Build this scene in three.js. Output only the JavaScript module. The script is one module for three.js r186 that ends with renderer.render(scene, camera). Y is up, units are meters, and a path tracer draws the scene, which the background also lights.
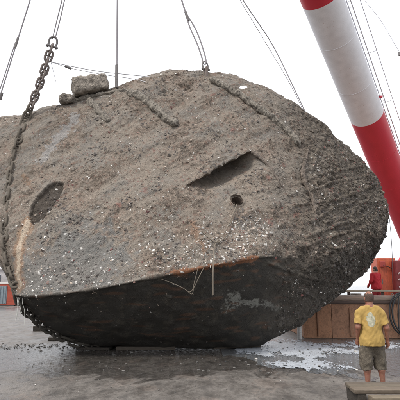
import * as THREE from 'three';
import { mergeGeometries } from 'three/addons/utils/BufferGeometryUtils.js';
import { RoundedBoxGeometry } from 'three/addons/geometries/RoundedBoxGeometry.js';
import { createNoise2D, createNoise3D, createNoise4D } from 'simplex-noise';

// ------------------------------------------------------------ camera, sky, sun, exposure
const scene = new THREE.Scene();
const EYE = 1.84, PITCH = 10 * Math.PI / 180, F = 483;           // F: focal length in photo pixels (400 px frame)
const camera = new THREE.PerspectiveCamera(2 * Math.atan(200 / F) * 180 / Math.PI, 1, 0.1, 6000);
camera.position.set(0, EYE, 0);
camera.rotation.x = PITCH;
scene.add(camera);
const renderer = new THREE.WebGLRenderer({ antialias: true });
renderer.toneMapping = THREE.LinearToneMapping;
renderer.toneMappingExposure = 1.75;
renderer.shadowMap.enabled = true;
{
  const w = 64, h = 32, d = new Float32Array(w * h * 4);
  for (let j = 0; j < h; j++) for (let i = 0; i < w; i++) {
    const k = (j * w + i) * 4, up = (j + 0.5) / h * 2 - 1;
    const b = up < 0 ? 0.74 : 0.78 + 0.1 * up;
    d[k] = b * 0.975; d[k + 1] = b * 0.99; d[k + 2] = b * 1.035; d[k + 3] = 1;
  }
  const t = new THREE.DataTexture(d, w, h, THREE.RGBAFormat, THREE.FloatType);
  t.mapping = THREE.EquirectangularReflectionMapping; t.magFilter = THREE.LinearFilter; t.minFilter = THREE.LinearFilter;
  t.needsUpdate = true;
  scene.background = t; scene.environment = t;
}
const sun = new THREE.DirectionalLight(new THREE.Color(1, 0.94, 0.85), 1.5);
sun.position.set(-19, 38, 3); sun.target.position.set(0, 2, -14);
sun.castShadow = true; sun.shadow.radius = 22; sun.shadow.mapSize.set(2048, 2048);
Object.assign(sun.shadow.camera, { left: -30, right: 30, top: 30, bottom: -30, near: 1, far: 120 });
scene.add(sun, sun.target);

// ------------------------------------------------------------ helpers
let seed = 20117;
const rnd = () => { seed = (seed * 1664525 + 1013904223) >>> 0; return seed / 4294967296; };
const rr = (a, b) => a + (b - a) * rnd();
const n3 = createNoise3D(rnd), n2 = createNoise2D(rnd), n4 = createNoise4D(rnd);
const V = (x, y, z) => new THREE.Vector3(x, y, z);
const sat = (x) => Math.min(1, Math.max(0, x));
const ss = (a, b, x) => { const t = sat((x - a) / (b - a)); return t * t * (3 - 2 * t); };
const mix = (a, b, t) => a + (b - a) * t;
const CP = Math.cos(PITCH), SP = Math.sin(PITCH);
const ray = (px, py) => { const x = (px - 200) / F, y = (200 - py) / F; return V(x, y * CP + SP, y * SP - CP); };
const P = (px, py, depth) => { const r = ray(px, py); return r.multiplyScalar(depth / -r.z).add(V(0, EYE, 0)); };     // the point at a distance in front
const G = (px, py, h = 0) => { const r = ray(px, py); return r.multiplyScalar((h - EYE) / r.y).add(V(0, EYE, 0)); };    // the point on a floor at height h
const proj = (p) => { const y = p.y - EYE, z = p.z, yc = y * CP + z * SP, zc = -y * SP + z * CP; return [200 + F * p.x / -zc, 200 - F * yc / -zc]; };

const taken = {};
const numbered = (n) => { const k = taken[n] = (taken[n] ?? -1) + 1; return k ? n + '_' + String(k).padStart(3, '0') : n; };
function thing(name, label, category, pos = [0, 0, 0], group) {
  const o = new THREE.Group(); o.name = numbered(name); o.position.set(...pos);
  o.userData = { label, category }; if (group) o.userData.group = group;
  scene.add(o); return o;
}
function shade(m) { m.castShadow = true; m.receiveShadow = true; return m; }
// a part given in world coordinates: moved into its thing's frame (things are never turned when this is used)
function part(name, geo, mat, parent, label) {
  const w = V(); parent.updateWorldMatrix(true, false); w.setFromMatrixPosition(parent.matrixWorld);
  geo.translate(-w.x, -w.y, -w.z);
  const m = shade(new THREE.Mesh(geo, mat)); m.name = name; if (label) m.userData.label = label;
  parent.add(m); return m;
}
function structure(name, geo, mat, kind = 'structure', label, category) {
  const m = shade(new THREE.Mesh(geo, mat)); m.name = numbered(name); m.userData = { kind };
  if (label) m.userData.label = label; if (category) m.userData.category = category;
  scene.add(m); return m;
}
const C = (r, g, b) => new THREE.Color().setRGB(r, g, b);
const std = (r, g, b, rough = 0.8, extra = {}) => new THREE.MeshStandardMaterial({ color: C(r, g, b), roughness: rough, ...extra });
function tubeGeo(pts, r, seg, rad = 8, closed = false) {
  const c = new THREE.CatmullRomCurve3(pts, closed, 'centripetal');
  return new THREE.TubeGeometry(c, seg ?? Math.max(2, pts.length * 6), r, rad, closed);
}
function barGeo(a, b, r0, r1 = r0, rad = 10, hs = 1) {
  const d = b.clone().sub(a), g = new THREE.CylinderGeometry(r1, r0, d.length(), rad, hs);
  g.applyQuaternion(new THREE.Quaternion().setFromUnitVectors(V(0, 1, 0), d.clone().normalize()));
  const m = a.clone().add(b).multiplyScalar(0.5); return g.translate(m.x, m.y, m.z);
}
function boxGeo(w, h, d, x, y, z, turn = 0, bevel = 0.012) {
  const g = new RoundedBoxGeometry(w, h, d, 2, Math.min(bevel, w / 3, h / 3, d / 3));
  if (turn) g.rotateY(turn);
  return g.translate(x, y, z);
}
function tex(w, h, fn, srgb = false) {
  const d = new Uint8Array(w * h * 4);
  for (let j = 0; j < h; j++) for (let i = 0; i < w; i++) {
    const c = fn(i / w, j / h), k = (j * w + i) * 4;
    if (typeof c === 'number') d[k] = d[k + 1] = d[k + 2] = sat(c) * 255; else { d[k] = sat(c[0]) * 255; d[k + 1] = sat(c[1]) * 255; d[k + 2] = sat(c[2]) * 255; }
    d[k + 3] = 255;
  }
  const t = new THREE.DataTexture(d, w, h, THREE.RGBAFormat); t.wrapS = t.wrapT = THREE.RepeatWrapping;
  t.magFilter = THREE.LinearFilter; t.minFilter = THREE.LinearMipmapLinearFilter; t.generateMipmaps = true;
  if (srgb) t.colorSpace = THREE.SRGBColorSpace;
  t.needsUpdate = true; return t;
}
// noise that tiles over the unit square
const tn = (u, v, f, s = 0) => { const a = u * 6.28318, b = v * 6.28318, k = f / 6.28318; return n4(Math.cos(a) * k + s * 3.1, Math.sin(a) * k + s, Math.cos(b) * k - s * 1.7, Math.sin(b) * k + s * 2.3); };
const toS = (x) => x <= 0.0031308 ? 12.92 * x : 1.055 * Math.pow(x, 1 / 2.4) - 0.055;

// shared textures
const grimeTex = tex(512, 512, (u, v) => {
  const a = 0.5 + 0.22 * tn(u, v, 9) + 0.16 * tn(u, v, 34, 3) + 0.16 * tn(u, v, 120, 7);
  const s = mix(0.62, 1, sat(a)); return [s, s * 0.985, s * 0.96];
}, true);
const grainTex = tex(512, 512, (u, v) => 0.5 + 0.3 * tn(u, v, 40, 1) + 0.25 * tn(u, v, 150, 5));

// ------------------------------------------------------------ deck, water
const DX0 = -12, DZ0 = -24, DS = 24;                                  // the mapped part of the deck, metres
const deckN = (x, z) => {
  const big = n2(x * 0.4, z * 0.26), mid = n2(x * 1.5 + 9, z * 0.9), fine = n2(x * 7, z * 4 + 4), gr = n2(x * 26 + 3, z * 20);
  return { big, mid, fine, gr };
};
// where the deck is wet: water that ran off the wreck, with a ragged edge
const wetMask = (x, z, n = deckN(x, z)) => {
  const a = 1 - Math.hypot((x + 1.6) / 5.2, (z + 13.2) / 3.1);
  const b = 1 - Math.hypot((x - 5) / 5.5, (z + 14.5) / 3.6);
  return ss(-0.03, 0.1, Math.max(a * 1.3, b) + 0.26 * n.big + 0.22 * n.mid + 0.1 * n.fine);
};
{
  const deckMap = tex(1792, 1792, (u, v) => {
    const x = DX0 + u * DS, z = DZ0 + v * DS, n = deckN(x, z), w = wetMask(x, z, n);
    let s = 0.122 + 0.018 * n.big + 0.02 * n.mid + 0.02 * n.fine + 0.03 * n.gr;
    const rust = ss(0.35, 0.8, n2(x * 0.9 + 30, z * 0.6) + 0.35 * n.fine) * 0.35;
    let c = [s * (1.08 + rust * 0.12), s * (0.97 - rust * 0.05), s * (0.87 - rust * 0.12)];
    const dark = ss(0.4, 0.8, n2(x * 2.6 + 50, z * 1.5) + 0.45 * n.fine + 0.3 * n.gr);
    c = c.map((q) => q * (1 - 0.45 * dark) * (1 - 0.55 * w));
    return c.map((q) => toS(Math.max(q, 0.01)));
  }, true);
  const deckRough = tex(768, 768, (u, v) => {
    const x = DX0 + u * DS, z = DZ0 + v * DS, n = deckN(x, z), w = wetMask(x, z, n);
    return mix(0.5 + 0.14 * n.mid + 0.1 * n.fine + 0.08 * n.gr, 0.26 + 0.14 * n.fine + 0.1 * n.gr, w);
  });
  const bump = grainTex.clone(); bump.repeat.set(DS / 1.7, DS / 1.7); bump.needsUpdate = true;
  const g = new THREE.PlaneGeometry(120, 62, 1, 1); g.rotateX(-Math.PI / 2); g.translate(0, 0, -19);
  const p = g.attributes.position, uv = g.attributes.uv;
  for (let i = 0; i < p.count; i++) uv.setXY(i, (p.getX(i) - DX0) / DS, (p.getZ(i) - DZ0) / DS);
  structure('deck', g, new THREE.MeshStandardMaterial({ map: deckMap, roughnessMap: deckRough, roughness: 1, bumpMap: bump, bumpScale: 0.012 }));
  const wbump = tex(512, 512, (u, v) => 0.5 + 0.3 * tn(u, v, 12) + 0.2 * tn(u, v, 40));
  wbump.repeat.set(400, 400);
  const wg = new THREE.PlaneGeometry(8000, 8000); wg.rotateX(-Math.PI / 2); wg.translate(0, -1.6, 0);
  structure('water', wg, std(0.05, 0.06, 0.06, 0.12, { bumpMap: wbump, bumpScale: 0.25 }));
}
// silty water that drained off the wreck and lies on the deck beside it
{
  function sheet(name, x0, x1, z0, z1, step, mask, h, mat, label, category) {
    const nx = Math.round((x1 - x0) / step), nz = Math.round((z1 - z0) / step), pos = [], uv = [], idx = [], id = new Int32Array((nx + 1) * (nz + 1)).fill(-1), mk = new Float32Array((nx + 1) * (nz + 1));
    for (let j = 0; j <= nz; j++) for (let i = 0; i <= nx; i++) mk[j * (nx + 1) + i] = mask(x0 + i * step, z0 + j * step);
    const vert = (k) => { if (id[k] < 0) { const i = k % (nx + 1), j = (k - i) / (nx + 1), x = x0 + i * step, z = z0 + j * step; id[k] = pos.length / 3; pos.push(x, h(x, z, mk[k]), z); uv.push(x, z); } return id[k]; };
    for (let j = 0; j < nz; j++) for (let i = 0; i < nx; i++) {
      const a = j * (nx + 1) + i, b = a + 1, c = a + nx + 1, d = c + 1;
      if (mk[a] > 0 && mk[c] > 0 && mk[b] > 0) idx.push(vert(a), vert(c), vert(b));
      if (mk[b] > 0 && mk[c] > 0 && mk[d] > 0) idx.push(vert(b), vert(c), vert(d));
    }
    const g = new THREE.BufferGeometry(); g.setAttribute('position', new THREE.Float32BufferAttribute(pos, 3)); g.setAttribute('uv', new THREE.Float32BufferAttribute(uv, 2)); g.setIndex(idx); g.computeVertexNormals();
    return structure(name, g, mat, 'stuff', label, category);
  }
  const rip = tex(512, 512, (u, v) => 0.5 + 0.28 * tn(u, v, 10, 2) + 0.2 * tn(u, v, 30, 4) + 0.12 * tn(u, v, 80, 6));
  const ripA = rip.clone(); ripA.repeat.set(0.55, 0.8); ripA.needsUpdate = true;
  const body = (x, z) => {
    const a = 1 - Math.hypot((x - 4.1) / 3.6, (z + 14.3) / 3.2), n = 0.3 * n2(x * 0.7 + 5, z * 0.5) + 0.16 * n2(x * 2.2, z * 1.2 + 7) + 0.05 * n2(x * 8, z * 4);
    return z > -17.45 && z < -9.5 ? a + n + 0.12 : -1;
  };
  sheet('puddle', 0.6, 9, -17.45, -9.5, 0.03, body, (x, z, m) => 0.004 + 0.003 * ss(0, 0.3, m), std(0.1, 0.105, 0.11, 0.06, { bumpMap: ripA, bumpScale: 0.022 }), 'grey wet puddle spread over the deck beside the wreck', 'puddle');
  const puddle_glare = (x, z) => {  // pale sheet drawn in place of the sky reflected in the water
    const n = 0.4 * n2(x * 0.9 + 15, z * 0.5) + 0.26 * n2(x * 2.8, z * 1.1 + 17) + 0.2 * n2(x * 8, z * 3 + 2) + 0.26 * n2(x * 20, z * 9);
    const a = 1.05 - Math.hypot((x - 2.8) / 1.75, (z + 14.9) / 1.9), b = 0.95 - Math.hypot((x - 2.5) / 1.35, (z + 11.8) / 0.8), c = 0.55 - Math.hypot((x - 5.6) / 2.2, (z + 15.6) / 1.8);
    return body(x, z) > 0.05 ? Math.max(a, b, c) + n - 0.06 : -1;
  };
  sheet('puddle_glare', 0.9, 8, -17.3, -9.9, 0.016, puddle_glare, (x, z, m) => 0.011 + 0.007 * ss(0, 0.35, m) + 0.006 * n2(x * 7, z * 7) * ss(0, 0.3, m), std(0.42, 0.45, 0.49, 0.15, { bumpMap: grainTex, bumpScale: 0.01 }), 'white sheet painted as sky glare on the puddle beside the wreck', 'glare');
}

// ------------------------------------------------------------ the wreck
// sections from the stem (left) to the stern (right); each runs T top, A, B, C knuckle, D, E bottom, then round the back
const ST = [
  [[-62, 132, 16.2], [-50, 172, 15.4], [-24, 224, 14.4], [17, 295, 13.0], [21, 301, 13.2], [27, 309, 13.6]],
  [[22, 115, 15.8], [16, 165, 14.6], [20, 228, 13.5], [38, 296, 12.6], [47, 314, 13.2], [60, 335, 14.2]],
  [[88, 97, 16.1], [86, 150, 14.7], [89, 218, 13.4], [95, 289, 12.4], [100, 320, 13.2], [105, 346, 14.6]],
  [[150, 75, 16.4], [150, 135, 14.9], [150, 205, 13.5], [155, 277, 12.4], [155, 318, 13.2], [155, 349, 14.7]],
  [[207, 72, 16.7], [212, 130, 15.1], [212, 195, 13.8], [212, 266, 12.6], [210, 312, 13.3], [208, 349, 14.7]],
  [[256, 84, 16.9], [264, 140, 15.3], [265, 200, 14.1], [262, 257, 13.2], [256, 308, 13.7], [254, 346, 14.8]],
  [[306, 113, 17.2], [320, 160, 15.9], [322, 210, 14.9], [318, 258, 14.2], [308, 292, 14.3], [298, 326, 14.9]],
  [[352, 152, 17.5], [362, 182, 16.7], [366, 215, 16.0], [362, 247, 15.6], [351, 272, 15.6], [338, 296, 15.8]],
  [[374, 178, 17.6], [382, 192, 17.2], [387, 211, 16.9], [385, 233, 16.8], [379, 249, 16.8], [369, 264, 16.9]],
].map((s, si) => {
  const q = s.map((a) => P(...a)), [T, , , , , E] = q, k = si === 0 ? 0.35 : si === 1 ? 0.75 : si >= 7 ? 0.35 : si === 6 ? 0.6 : 1;
  q.push(E.clone().add(V(0, si >= 5 ? 0.7 : 0.05, -2.4 * k)), V((T.x + E.x) / 2 + (si >= 6 ? -0.3 : 0), mix(E.y, T.y, 0.5), Math.min(T.z, E.z) - 1.9 * k), T.clone().add(V(0, -0.35 * k, -1.5 * k)));
  return q;
});
{
  const c = V(); ST[8].forEach((p) => c.add(p)); c.multiplyScalar(1 / 9);
  ST.push(ST[8].map((p) => p.clone().lerp(c, 0.45).add(V(0.1, 0, -0.1))));
}
const NU = 780, VF = [[0, 140], [1, 140], [2, 140], [3, 80], [4, 80], [5, 24], [6, 34], [7, 30], [8, 24]];   // samples in each span round the section
const vs = []; for (const [k, n] of VF) for (let i = 0; i < n; i++) vs.push(k + i / n);
const NV = vs.length, NF = 580;                                       // the first NF+1 are the side towards the photographer
const base = new Float32Array((NU + 1) * NV * 3);
{
  const cr = (a, b, c, d, t) => { const t2 = t * t, t3 = t2 * t; return 0.5 * (2 * b + (c - a) * t + (2 * a - 5 * b + 4 * c - d) * t2 + (3 * b - a - 3 * c + d) * t3); };
  const cp = Array.from({ length: 9 }, () => V()), N = ST.length - 1;
  for (let i = 0; i <= NU; i++) {
    const f = i / NU * N, k = Math.min(N - 1, Math.floor(f)), t = f - k, g = (m) => ST[Math.min(N, Math.max(0, m))];
    for (let m = 0; m < 9; m++) for (const ax of ['x', 'y', 'z']) cp[m][ax] = cr(k ? g(k - 1)[m][ax] : 2 * g(0)[m][ax] - g(1)[m][ax], g(k)[m][ax], g(k + 1)[m][ax], k + 2 <= N ? g(k + 2)[m][ax] : 2 * g(N)[m][ax] - g(N - 1)[m][ax], t);
    const crease = 1 - ss(4.5, 5.7, f);
    for (let j = 0; j < NV; j++) {
      const m = Math.floor(vs[j]), s = vs[j] - m, a = cp[m], b = cp[(m + 1) % 9], pa = cp[(m + 8) % 9], nb = cp[(m + 2) % 9], o = (i * NV + j) * 3;
      let q = 0;
      for (const ax of ['x', 'y', 'z']) {
        let ta = (b[ax] - pa[ax]) / 2, tb = (nb[ax] - a[ax]) / 2;
        if (m === 3) ta = mix(ta, b[ax] - a[ax], crease);
        if (m === 2) tb = mix(tb, b[ax] - a[ax], crease);
        const s2 = s * s, s3 = s2 * s;
        base[o + q++] = (2 * s3 - 3 * s2 + 1) * a[ax] + (s3 - 2 * s2 + s) * ta + (-2 * s3 + 3 * s2) * b[ax] + (s3 - s2) * tb;
      }
    }
  }
}
const bp = (i, j, t = V()) => { const o = (i * NV + (j + NV) % NV) * 3; return t.set(base[o], base[o + 1], base[o + 2]); };
const bn = (() => { const a = V(), b = V(), c = V(), d = V(); return (i, j, t = V()) => {
  bp(Math.min(NU, i + 1), j, a); bp(Math.max(0, i - 1), j, b); bp(i, j + 1, c); bp(i, j - 1, d);
  return t.copy(c.sub(d)).cross(a.sub(b)).normalize();
}; })();
// a place in the photograph -> a place on the wreck's own surface
const seen = [];
for (let i = 0; i <= NU; i += 3) for (let j = 0; j <= NF; j += 3) { const p = bp(i, j), q = proj(p), n = bn(i, j); if (n.dot(V(-p.x, EYE - p.y, -p.z)) > 0) seen.push([q[0], q[1], i, j]); }
function on(px, py) { let best = 1e9, r; for (const s of seen) { const d = (s[0] - px) ** 2 + (s[1] - py) ** 2; if (d < best) { best = d; r = s; } } return { i: r[2], j: r[3], p: bp(r[2], r[3]), n: bn(r[2], r[3]) }; }
const line = (...pp) => pp.map(([x, y]) => on(x, y).p);
function segDist(p, pts) { let best = 1e9, at = 0, n = pts.length - 1; for (let k = 0; k < n; k++) { const a = pts[k], b = pts[k + 1], dx = b.x - a.x, dy = b.y - a.y, dz = b.z - a.z; const t = sat(((p.x - a.x) * dx + (p.y - a.y) * dy + (p.z - a.z) * dz) / (dx * dx + dy * dy + dz * dz + 1e-9)); const e = (p.x - a.x - dx * t) ** 2 + (p.y - a.y - dy * t) ** 2 + (p.z - a.z - dz * t) ** 2; if (e < best) { best = e; at = (k + t) / n; } } return [Math.sqrt(best), at]; }
console.log('outward', bn(300, 200).z > 0);

const strakes = [...[0, 1, 2, 3, 4, 5, 6, 7].map((k) => line([300 + k * 1.5 + 8 * Math.sin(k * 2.3), 182 + k * 13 + 3 * Math.sin(k * 5.1)], [334 + k * 2, 171 + k * 12.5 + 3.5 * Math.sin(k * 3.7)], [Math.min(388, 362 + k * 6.5), 164 + k * 12 + 3 * Math.sin(k * 1.9 + 1)])), line([318, 150], [308, 180], [316, 208]), line([150, 78], [180, 75], [207, 74], [250, 84]), line([268, 262], [305, 276], [340, 282])];
const dents = [[165, 93, 0.34, 0.2], [188, 86, 0.36, 0.22], [207, 90, 0.26, 0.16], [240, 92, 0.22, 0.12], [180, 105, 0.22, 0.1], [230, 96, 0.25, 0.1], [108, 112, 0.3, 0.1], [66, 130, 0.5, 0.1], [290, 150, 0.3, 0.1], [335, 180, 0.25, 0.09], [300, 225, 0.4, 0.1], [130, 160, 0.7, 0.07], [280, 195, 0.4, 0.07]].map(([x, y, r, d]) => ({ p: on(x, y).p, r, d }));
const portOval = (() => { const c = on(46, 201), a = on(60, 181).p.clone().sub(on(31, 221).p).multiplyScalar(0.5), b = on(52.5, 207).p.clone().sub(on(38.5, 194).p).multiplyScalar(0.5), aa = a.dot(a), bb = b.dot(b), ab = a.dot(b), D = aa * bb - ab * ab; return { c: c.p, a: a.clone().multiplyScalar(bb / D).addScaledVector(b, -ab / D), b: b.clone().multiplyScalar(aa / D).addScaledVector(a, -ab / D) }; })();
const ledge = (() => {
  const o = on(181, 190), q = on(253, 150), r = on(284, 190), e1 = q.p.clone().sub(o.p), L = e1.length(); e1.normalize();
  const n = on(222, 180).n, e2 = n.clone().cross(e1).normalize(); if (e2.y > 0) e2.negate();
  const rv = r.p.clone().sub(q.p); return { o: o.p, e1, e2, n, L, slope: rv.dot(e1) / Math.max(0.1, rv.dot(e2)), W: 0.72 };
})();
const drain = on(237, 200), slot = ray(243, 87).normalize();
const knuckleRust = line([166, 274], [190, 270], [212, 266], [235, 262], [256, 258]);
const knuckle = line([18, 296], [38, 295], [66, 293], [95, 288], [125, 283], [155, 276], [185, 271], [212, 265], [238, 261], [262, 257]);
const edgeHighlight = line([27, 222], [21, 238], [18, 254], [18, 272], [20, 286]), glossStreak = line([76, 117], [60, 136], [44, 162]);
const wetPatch = on(85, 262).p, wetPatch2 = on(40, 280).p, scar = on(236, 300).p, scar2 = line([240, 303], [258, 304], [276, 307]);
const redSpots = [[270, 222, 0.12], [296, 214, 0.1], [212, 96, 0.08], [233, 130, 0.09], [155, 150, 0.08], [268, 178, 0.1], [120, 205, 0.1], [330, 190, 0.1], [195, 160, 0.07], [285, 165, 0.08], [145, 190, 0.08]].map(([x, y, r]) => ({ p: on(x, y).p, r }));
const rustRun = line([192, 224], [198, 236], [206, 252]), rustTop = line([24, 176], [30, 186]);

const hullPos = new Float32Array((NU + 1) * NV * 3), hullCol = new Float32Array((NU + 1) * NV * 3), hullUv = new Float32Array((NU + 1) * NV * 2), hullN = [];
const fU = (i) => i / NU * (ST.length - 1);
{
  const p = V(), n = V(), q = V(), col = [0, 0, 0];
  const lay = (c, t) => { col[0] = mix(col[0], c[0], t); col[1] = mix(col[1], c[1], t); col[2] = mix(col[2], c[2], t); };
  const arcV = new Float32Array(NV); for (let j = 1; j < NV; j++) arcV[j] = arcV[j - 1] + bp(390, j).distanceTo(bp(390, j - 1));
  let arcU = 0;
  for (let i = 0; i <= NU; i++) {
    if (i) arcU += bp(i, 220).distanceTo(bp(i - 1, 220));
    const f = fU(i), stern = ss(4.9, 6.3, f), bow = 1 - ss(0.5, 1.6, f);
    for (let j = 0; j < NV; j++) {
      bp(i, j, p); bn(i, j, n);
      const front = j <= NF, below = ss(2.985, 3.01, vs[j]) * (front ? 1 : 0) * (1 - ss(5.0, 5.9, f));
      const low = vs[j] > 3 || !front;
      const a = n3(p.x * 0.55, p.y * 0.55, p.z * 0.55), b = n3(p.x * 1.7 + 7, p.y * 1.7, p.z * 1.7), c = n3(p.x * 4.6, p.y * 4.6 + 3, p.z * 4.6), d = n3(p.x * 11, p.y * 11, p.z * 11 + 5), e = n3(p.x * 24 + 2, p.y * 24, p.z * 24);
      const rough = mix(0.75, 1.35, stern) * mix(1, 0.35, below) * mix(1, 0.55, bow);
      const al = p.x * ledge.e1.x + p.y * ledge.e1.y + p.z * ledge.e1.z, ac = p.x * ledge.e2.x + p.y * ledge.e2.y + p.z * ledge.e2.z, band = n3(al * 0.35, ac * 1.5, 12) + 0.5 * n3(al * 1.1, ac * 4.5, 17);
      const crust = ss(-0.25, 0.5, a + 0.6 * b + 0.3 * c + 0.5 * band);                // thick growth grows in patches
      let under = 0, h = 0.05 * a + 0.03 * b + 0.022 * band * (1 - below) + rough * (0.022 * c * (0.5 + crust) + 0.014 * Math.abs(d) * (0.4 + crust) + 0.009 * e);
      h += stern * (0.045 * (1 - Math.abs(n3(p.x * 2.4, p.y * 2.4, p.z * 2.4 + 9))) + 0.03 * (1 - Math.abs(c)) - 0.05);
      if (front) {
        for (const s of strakes) { if (Math.abs(p.x - s[1].x) > 2.6) continue; const [ds] = segDist(p, s); if (ds < 0.4) h += 0.062 * (1 - ss(0.015, 0.08 + 0.03 * c, ds)) * (0.75 + 0.5 * b); }
        for (const s of dents) { const r = p.distanceTo(s.p) / s.r; if (r < 2) h -= s.d * Math.exp(-r * r * 1.6) * (0.7 + 0.5 * c); }
        q.copy(p).sub(ledge.o); const la = q.dot(ledge.e1) + 0.02 * c, lb = q.dot(ledge.e2) + 0.025 * d + 0.02 * c, ln = q.dot(ledge.n);
        if (la > -0.2 && la < ledge.L + 2 && lb > -0.2 && lb < 2 && Math.abs(ln) < 1.2) {
          const right = ledge.L + Math.max(0, lb) * ledge.slope;
          const dip = ss(0, 0.04, lb) * (1 - ss(0.02, ledge.W, lb)) * ss(0.0, 0.5 * ledge.L, la) * (1 - ss(right - 0.4, right + 0.05, la));
          h -= 0.85 * dip; under = 0.6 * dip * (1 - ss(0.0, 0.6, lb));          // the plate overhangs the hollow below it
          h += 0.05 * Math.exp(-((lb + 0.06) ** 2) / 0.006) * ss(0, 0.4, la) * (1 - ss(ledge.L - 0.1, ledge.L, la));
        }
        q.copy(p).sub(portOval.c); const oa = q.dot(portOval.a), ob = q.dot(portOval.b), ro = Math.hypot(oa, ob) + 0.06 * c + 0.05 * d;
        if (q.length() < 2) h -= 0.1 * (1 - ss(0.9, 1.03, ro)) - 0.012 * Math.exp(-((ro - 1.1) ** 2) / 0.01);
        var oval = q.length() < 2 ? 1 - ss(0.94, 1.03, ro) : 0;
        const rd = p.distanceTo(drain.p); if (rd < 0.4) h += 0.04 * Math.exp(-((rd - 0.21) ** 2) / 0.002);
        // the knuckle has a thin lip of plate
        if (Math.abs(vs[j] - 3) < 0.06 && f < 5.2) h += 0.03 * (1 - ss(0, 0.03, Math.abs(vs[j] - 3)));
      }
      const o = (i * NV + j) * 3;
      hullPos[o] = p.x + n.x * h - ledge.e2.x * under; hullPos[o + 1] = Math.max(0.07, p.y + n.y * h - ledge.e2.y * under); hullPos[o + 2] = p.z + n.z * h - ledge.e2.z * under;
      hullUv[(i * NV + j) * 2] = arcU / 2.6; hullUv[(i * NV + j) * 2 + 1] = arcV[j] / 2.6;
      // colour of what covers the plating: silt, growth, rust, paint left over; shade and sheen painted in too
      const g1 = n3(p.x * 0.8 + 40, p.y * 0.8, p.z * 0.8), g2 = n3(p.x * 2.6, p.y * 2.6 + 40, p.z * 2.6), g3 = n3(p.x * 8, p.y * 8, p.z * 8 + 40), g4 = n3(p.x * 19, p.y * 19 + 40, p.z * 19);
      col[0] = 0.30; col[1] = 0.27; col[2] = 0.243;
      lay([0.325, 0.275, 0.24], ss(-0.1, 0.5, g1 + 0.4 * g2));
      lay([0.262, 0.25, 0.238], ss(0.0, 0.6, -g1 + 0.5 * g2));
      lay([0.1, 0.082, 0.068], 0.9 * ss(0.08, 0.5, g3 * 0.65 + g4 * 0.5 + 0.4 * g2 + 0.55 * g1 + 0.3 * crust - 0.25));
      lay([0.36, 0.325, 0.29], 0.55 * ss(0.1, 0.7, -band + 0.4 * g2)); lay([0.17, 0.138, 0.112], 0.6 * ss(0.3, 0.9, band + 0.5 * g3)); lay([0.42, 0.39, 0.35], 0.7 * ss(0.55, 0.85, g4 + 0.3 * g3));
      lay([0.25, 0.15, 0.12], 0.5 * ss(0.5, 0.75, n3(p.x * 5 + 60, p.y * 5, p.z * 5) + 0.35 * g4));
      lay([0.15, 0.132, 0.112], stern * (0.72 + 0.25 * g2));
      lay([0.09, 0.078, 0.066], stern * 0.8 * ss(0.0, 0.5, g3 + 0.4 * g2));
      if (front) {
        const kd = segDist(p, knuckle);
        const wet = ss(-0.15, 0.35, 0.85 - Math.min(p.distanceTo(wetPatch) / 1.5, p.distanceTo(wetPatch2) / 1.3) + 0.35 * g2 + 0.2 * g3);
        lay([0.235, 0.25, 0.263], wet * 0.7 * (1 - below));  // wet zone, its blue-grey sheen painted as colour
        lay([0.4, 0.405, 0.425], 0.85 * ss(0, 0.3, 0.6 - segDist(p, glossStreak)[0] / 0.36 + 0.35 * g2 + 0.35 * g3));  // wet gloss down the bow, painted as a pale streak
        lay([0.075, 0.066, 0.056], 0.9 * ss(2.75, 3.15, vs[j] + 0.25 * g2 + 0.15 * g3) * ss(4.6, 5.6, f));  // dark mussel growth, deepened by the shade of the down-turned side
        lay([0.04, 0.037, 0.032], below);  // dark wet paint below the knuckle, its shade put into the colour too
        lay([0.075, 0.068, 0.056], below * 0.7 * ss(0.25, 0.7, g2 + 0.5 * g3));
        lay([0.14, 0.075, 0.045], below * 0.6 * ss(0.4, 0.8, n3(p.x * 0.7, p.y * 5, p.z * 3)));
        lay([0.27, 0.285, 0.275], below * 0.8 * ss(0.0, 0.3, 0.5 - Math.min(p.distanceTo(scar) / 0.5, segDist(p, scar2)[0] / 0.22) + 0.35 * g2 + 0.4 * g3 + 0.3 * g4));
        const [rk] = segDist(p, knuckleRust); lay([0.3, 0.125, 0.055], 0.85 * (1 - ss(0.02, 0.08 + 0.04 * g2, rk + 0.035 * g3 + 0.02 * g4)));
        const [rp] = segDist(p, edgeHighlight); lay([0.5, 0.33, 0.22], 0.7 * (1 - ss(0.1, 0.24, rp + 0.05 * g2 + 0.03 * g3))); lay([0.72, 0.63, 0.53], 0.9 * (1 - ss(0.05, 0.11, rp + 0.035 * g3 + 0.03 * g2)));  // peeled plating, with the bow edge highlight painted in cream
        const [r1] = segDist(p, rustRun); lay([0.36, 0.19, 0.1], 0.45 * (1 - ss(0.0, 0.12, r1 + 0.1 * g3 + 0.06 * g4)));
        const [r2] = segDist(p, rustTop); lay([0.36, 0.2, 0.11], 0.4 * (1 - ss(0.0, 0.09, r2 + 0.08 * g3 + 0.05 * g4)));
        lay([0.07, 0.058, 0.048], 0.95 * oval); lay([0.1, 0.082, 0.068], oval * ss(0.5, 0.9, g4 + 0.5 * g3));
        for (const s of redSpots) { const r = p.distanceTo(s.p); if (r < 0.5) lay([0.28, 0.11, 0.095], 0.5 * (1 - ss(s.r * 0.6, s.r, r + 0.09 * g3 + 0.04 * g4))); }
      }
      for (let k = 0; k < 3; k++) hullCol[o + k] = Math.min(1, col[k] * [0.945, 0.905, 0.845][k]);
    }
  }
}
const cutAxis = V(0, EYE, 0);
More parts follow.
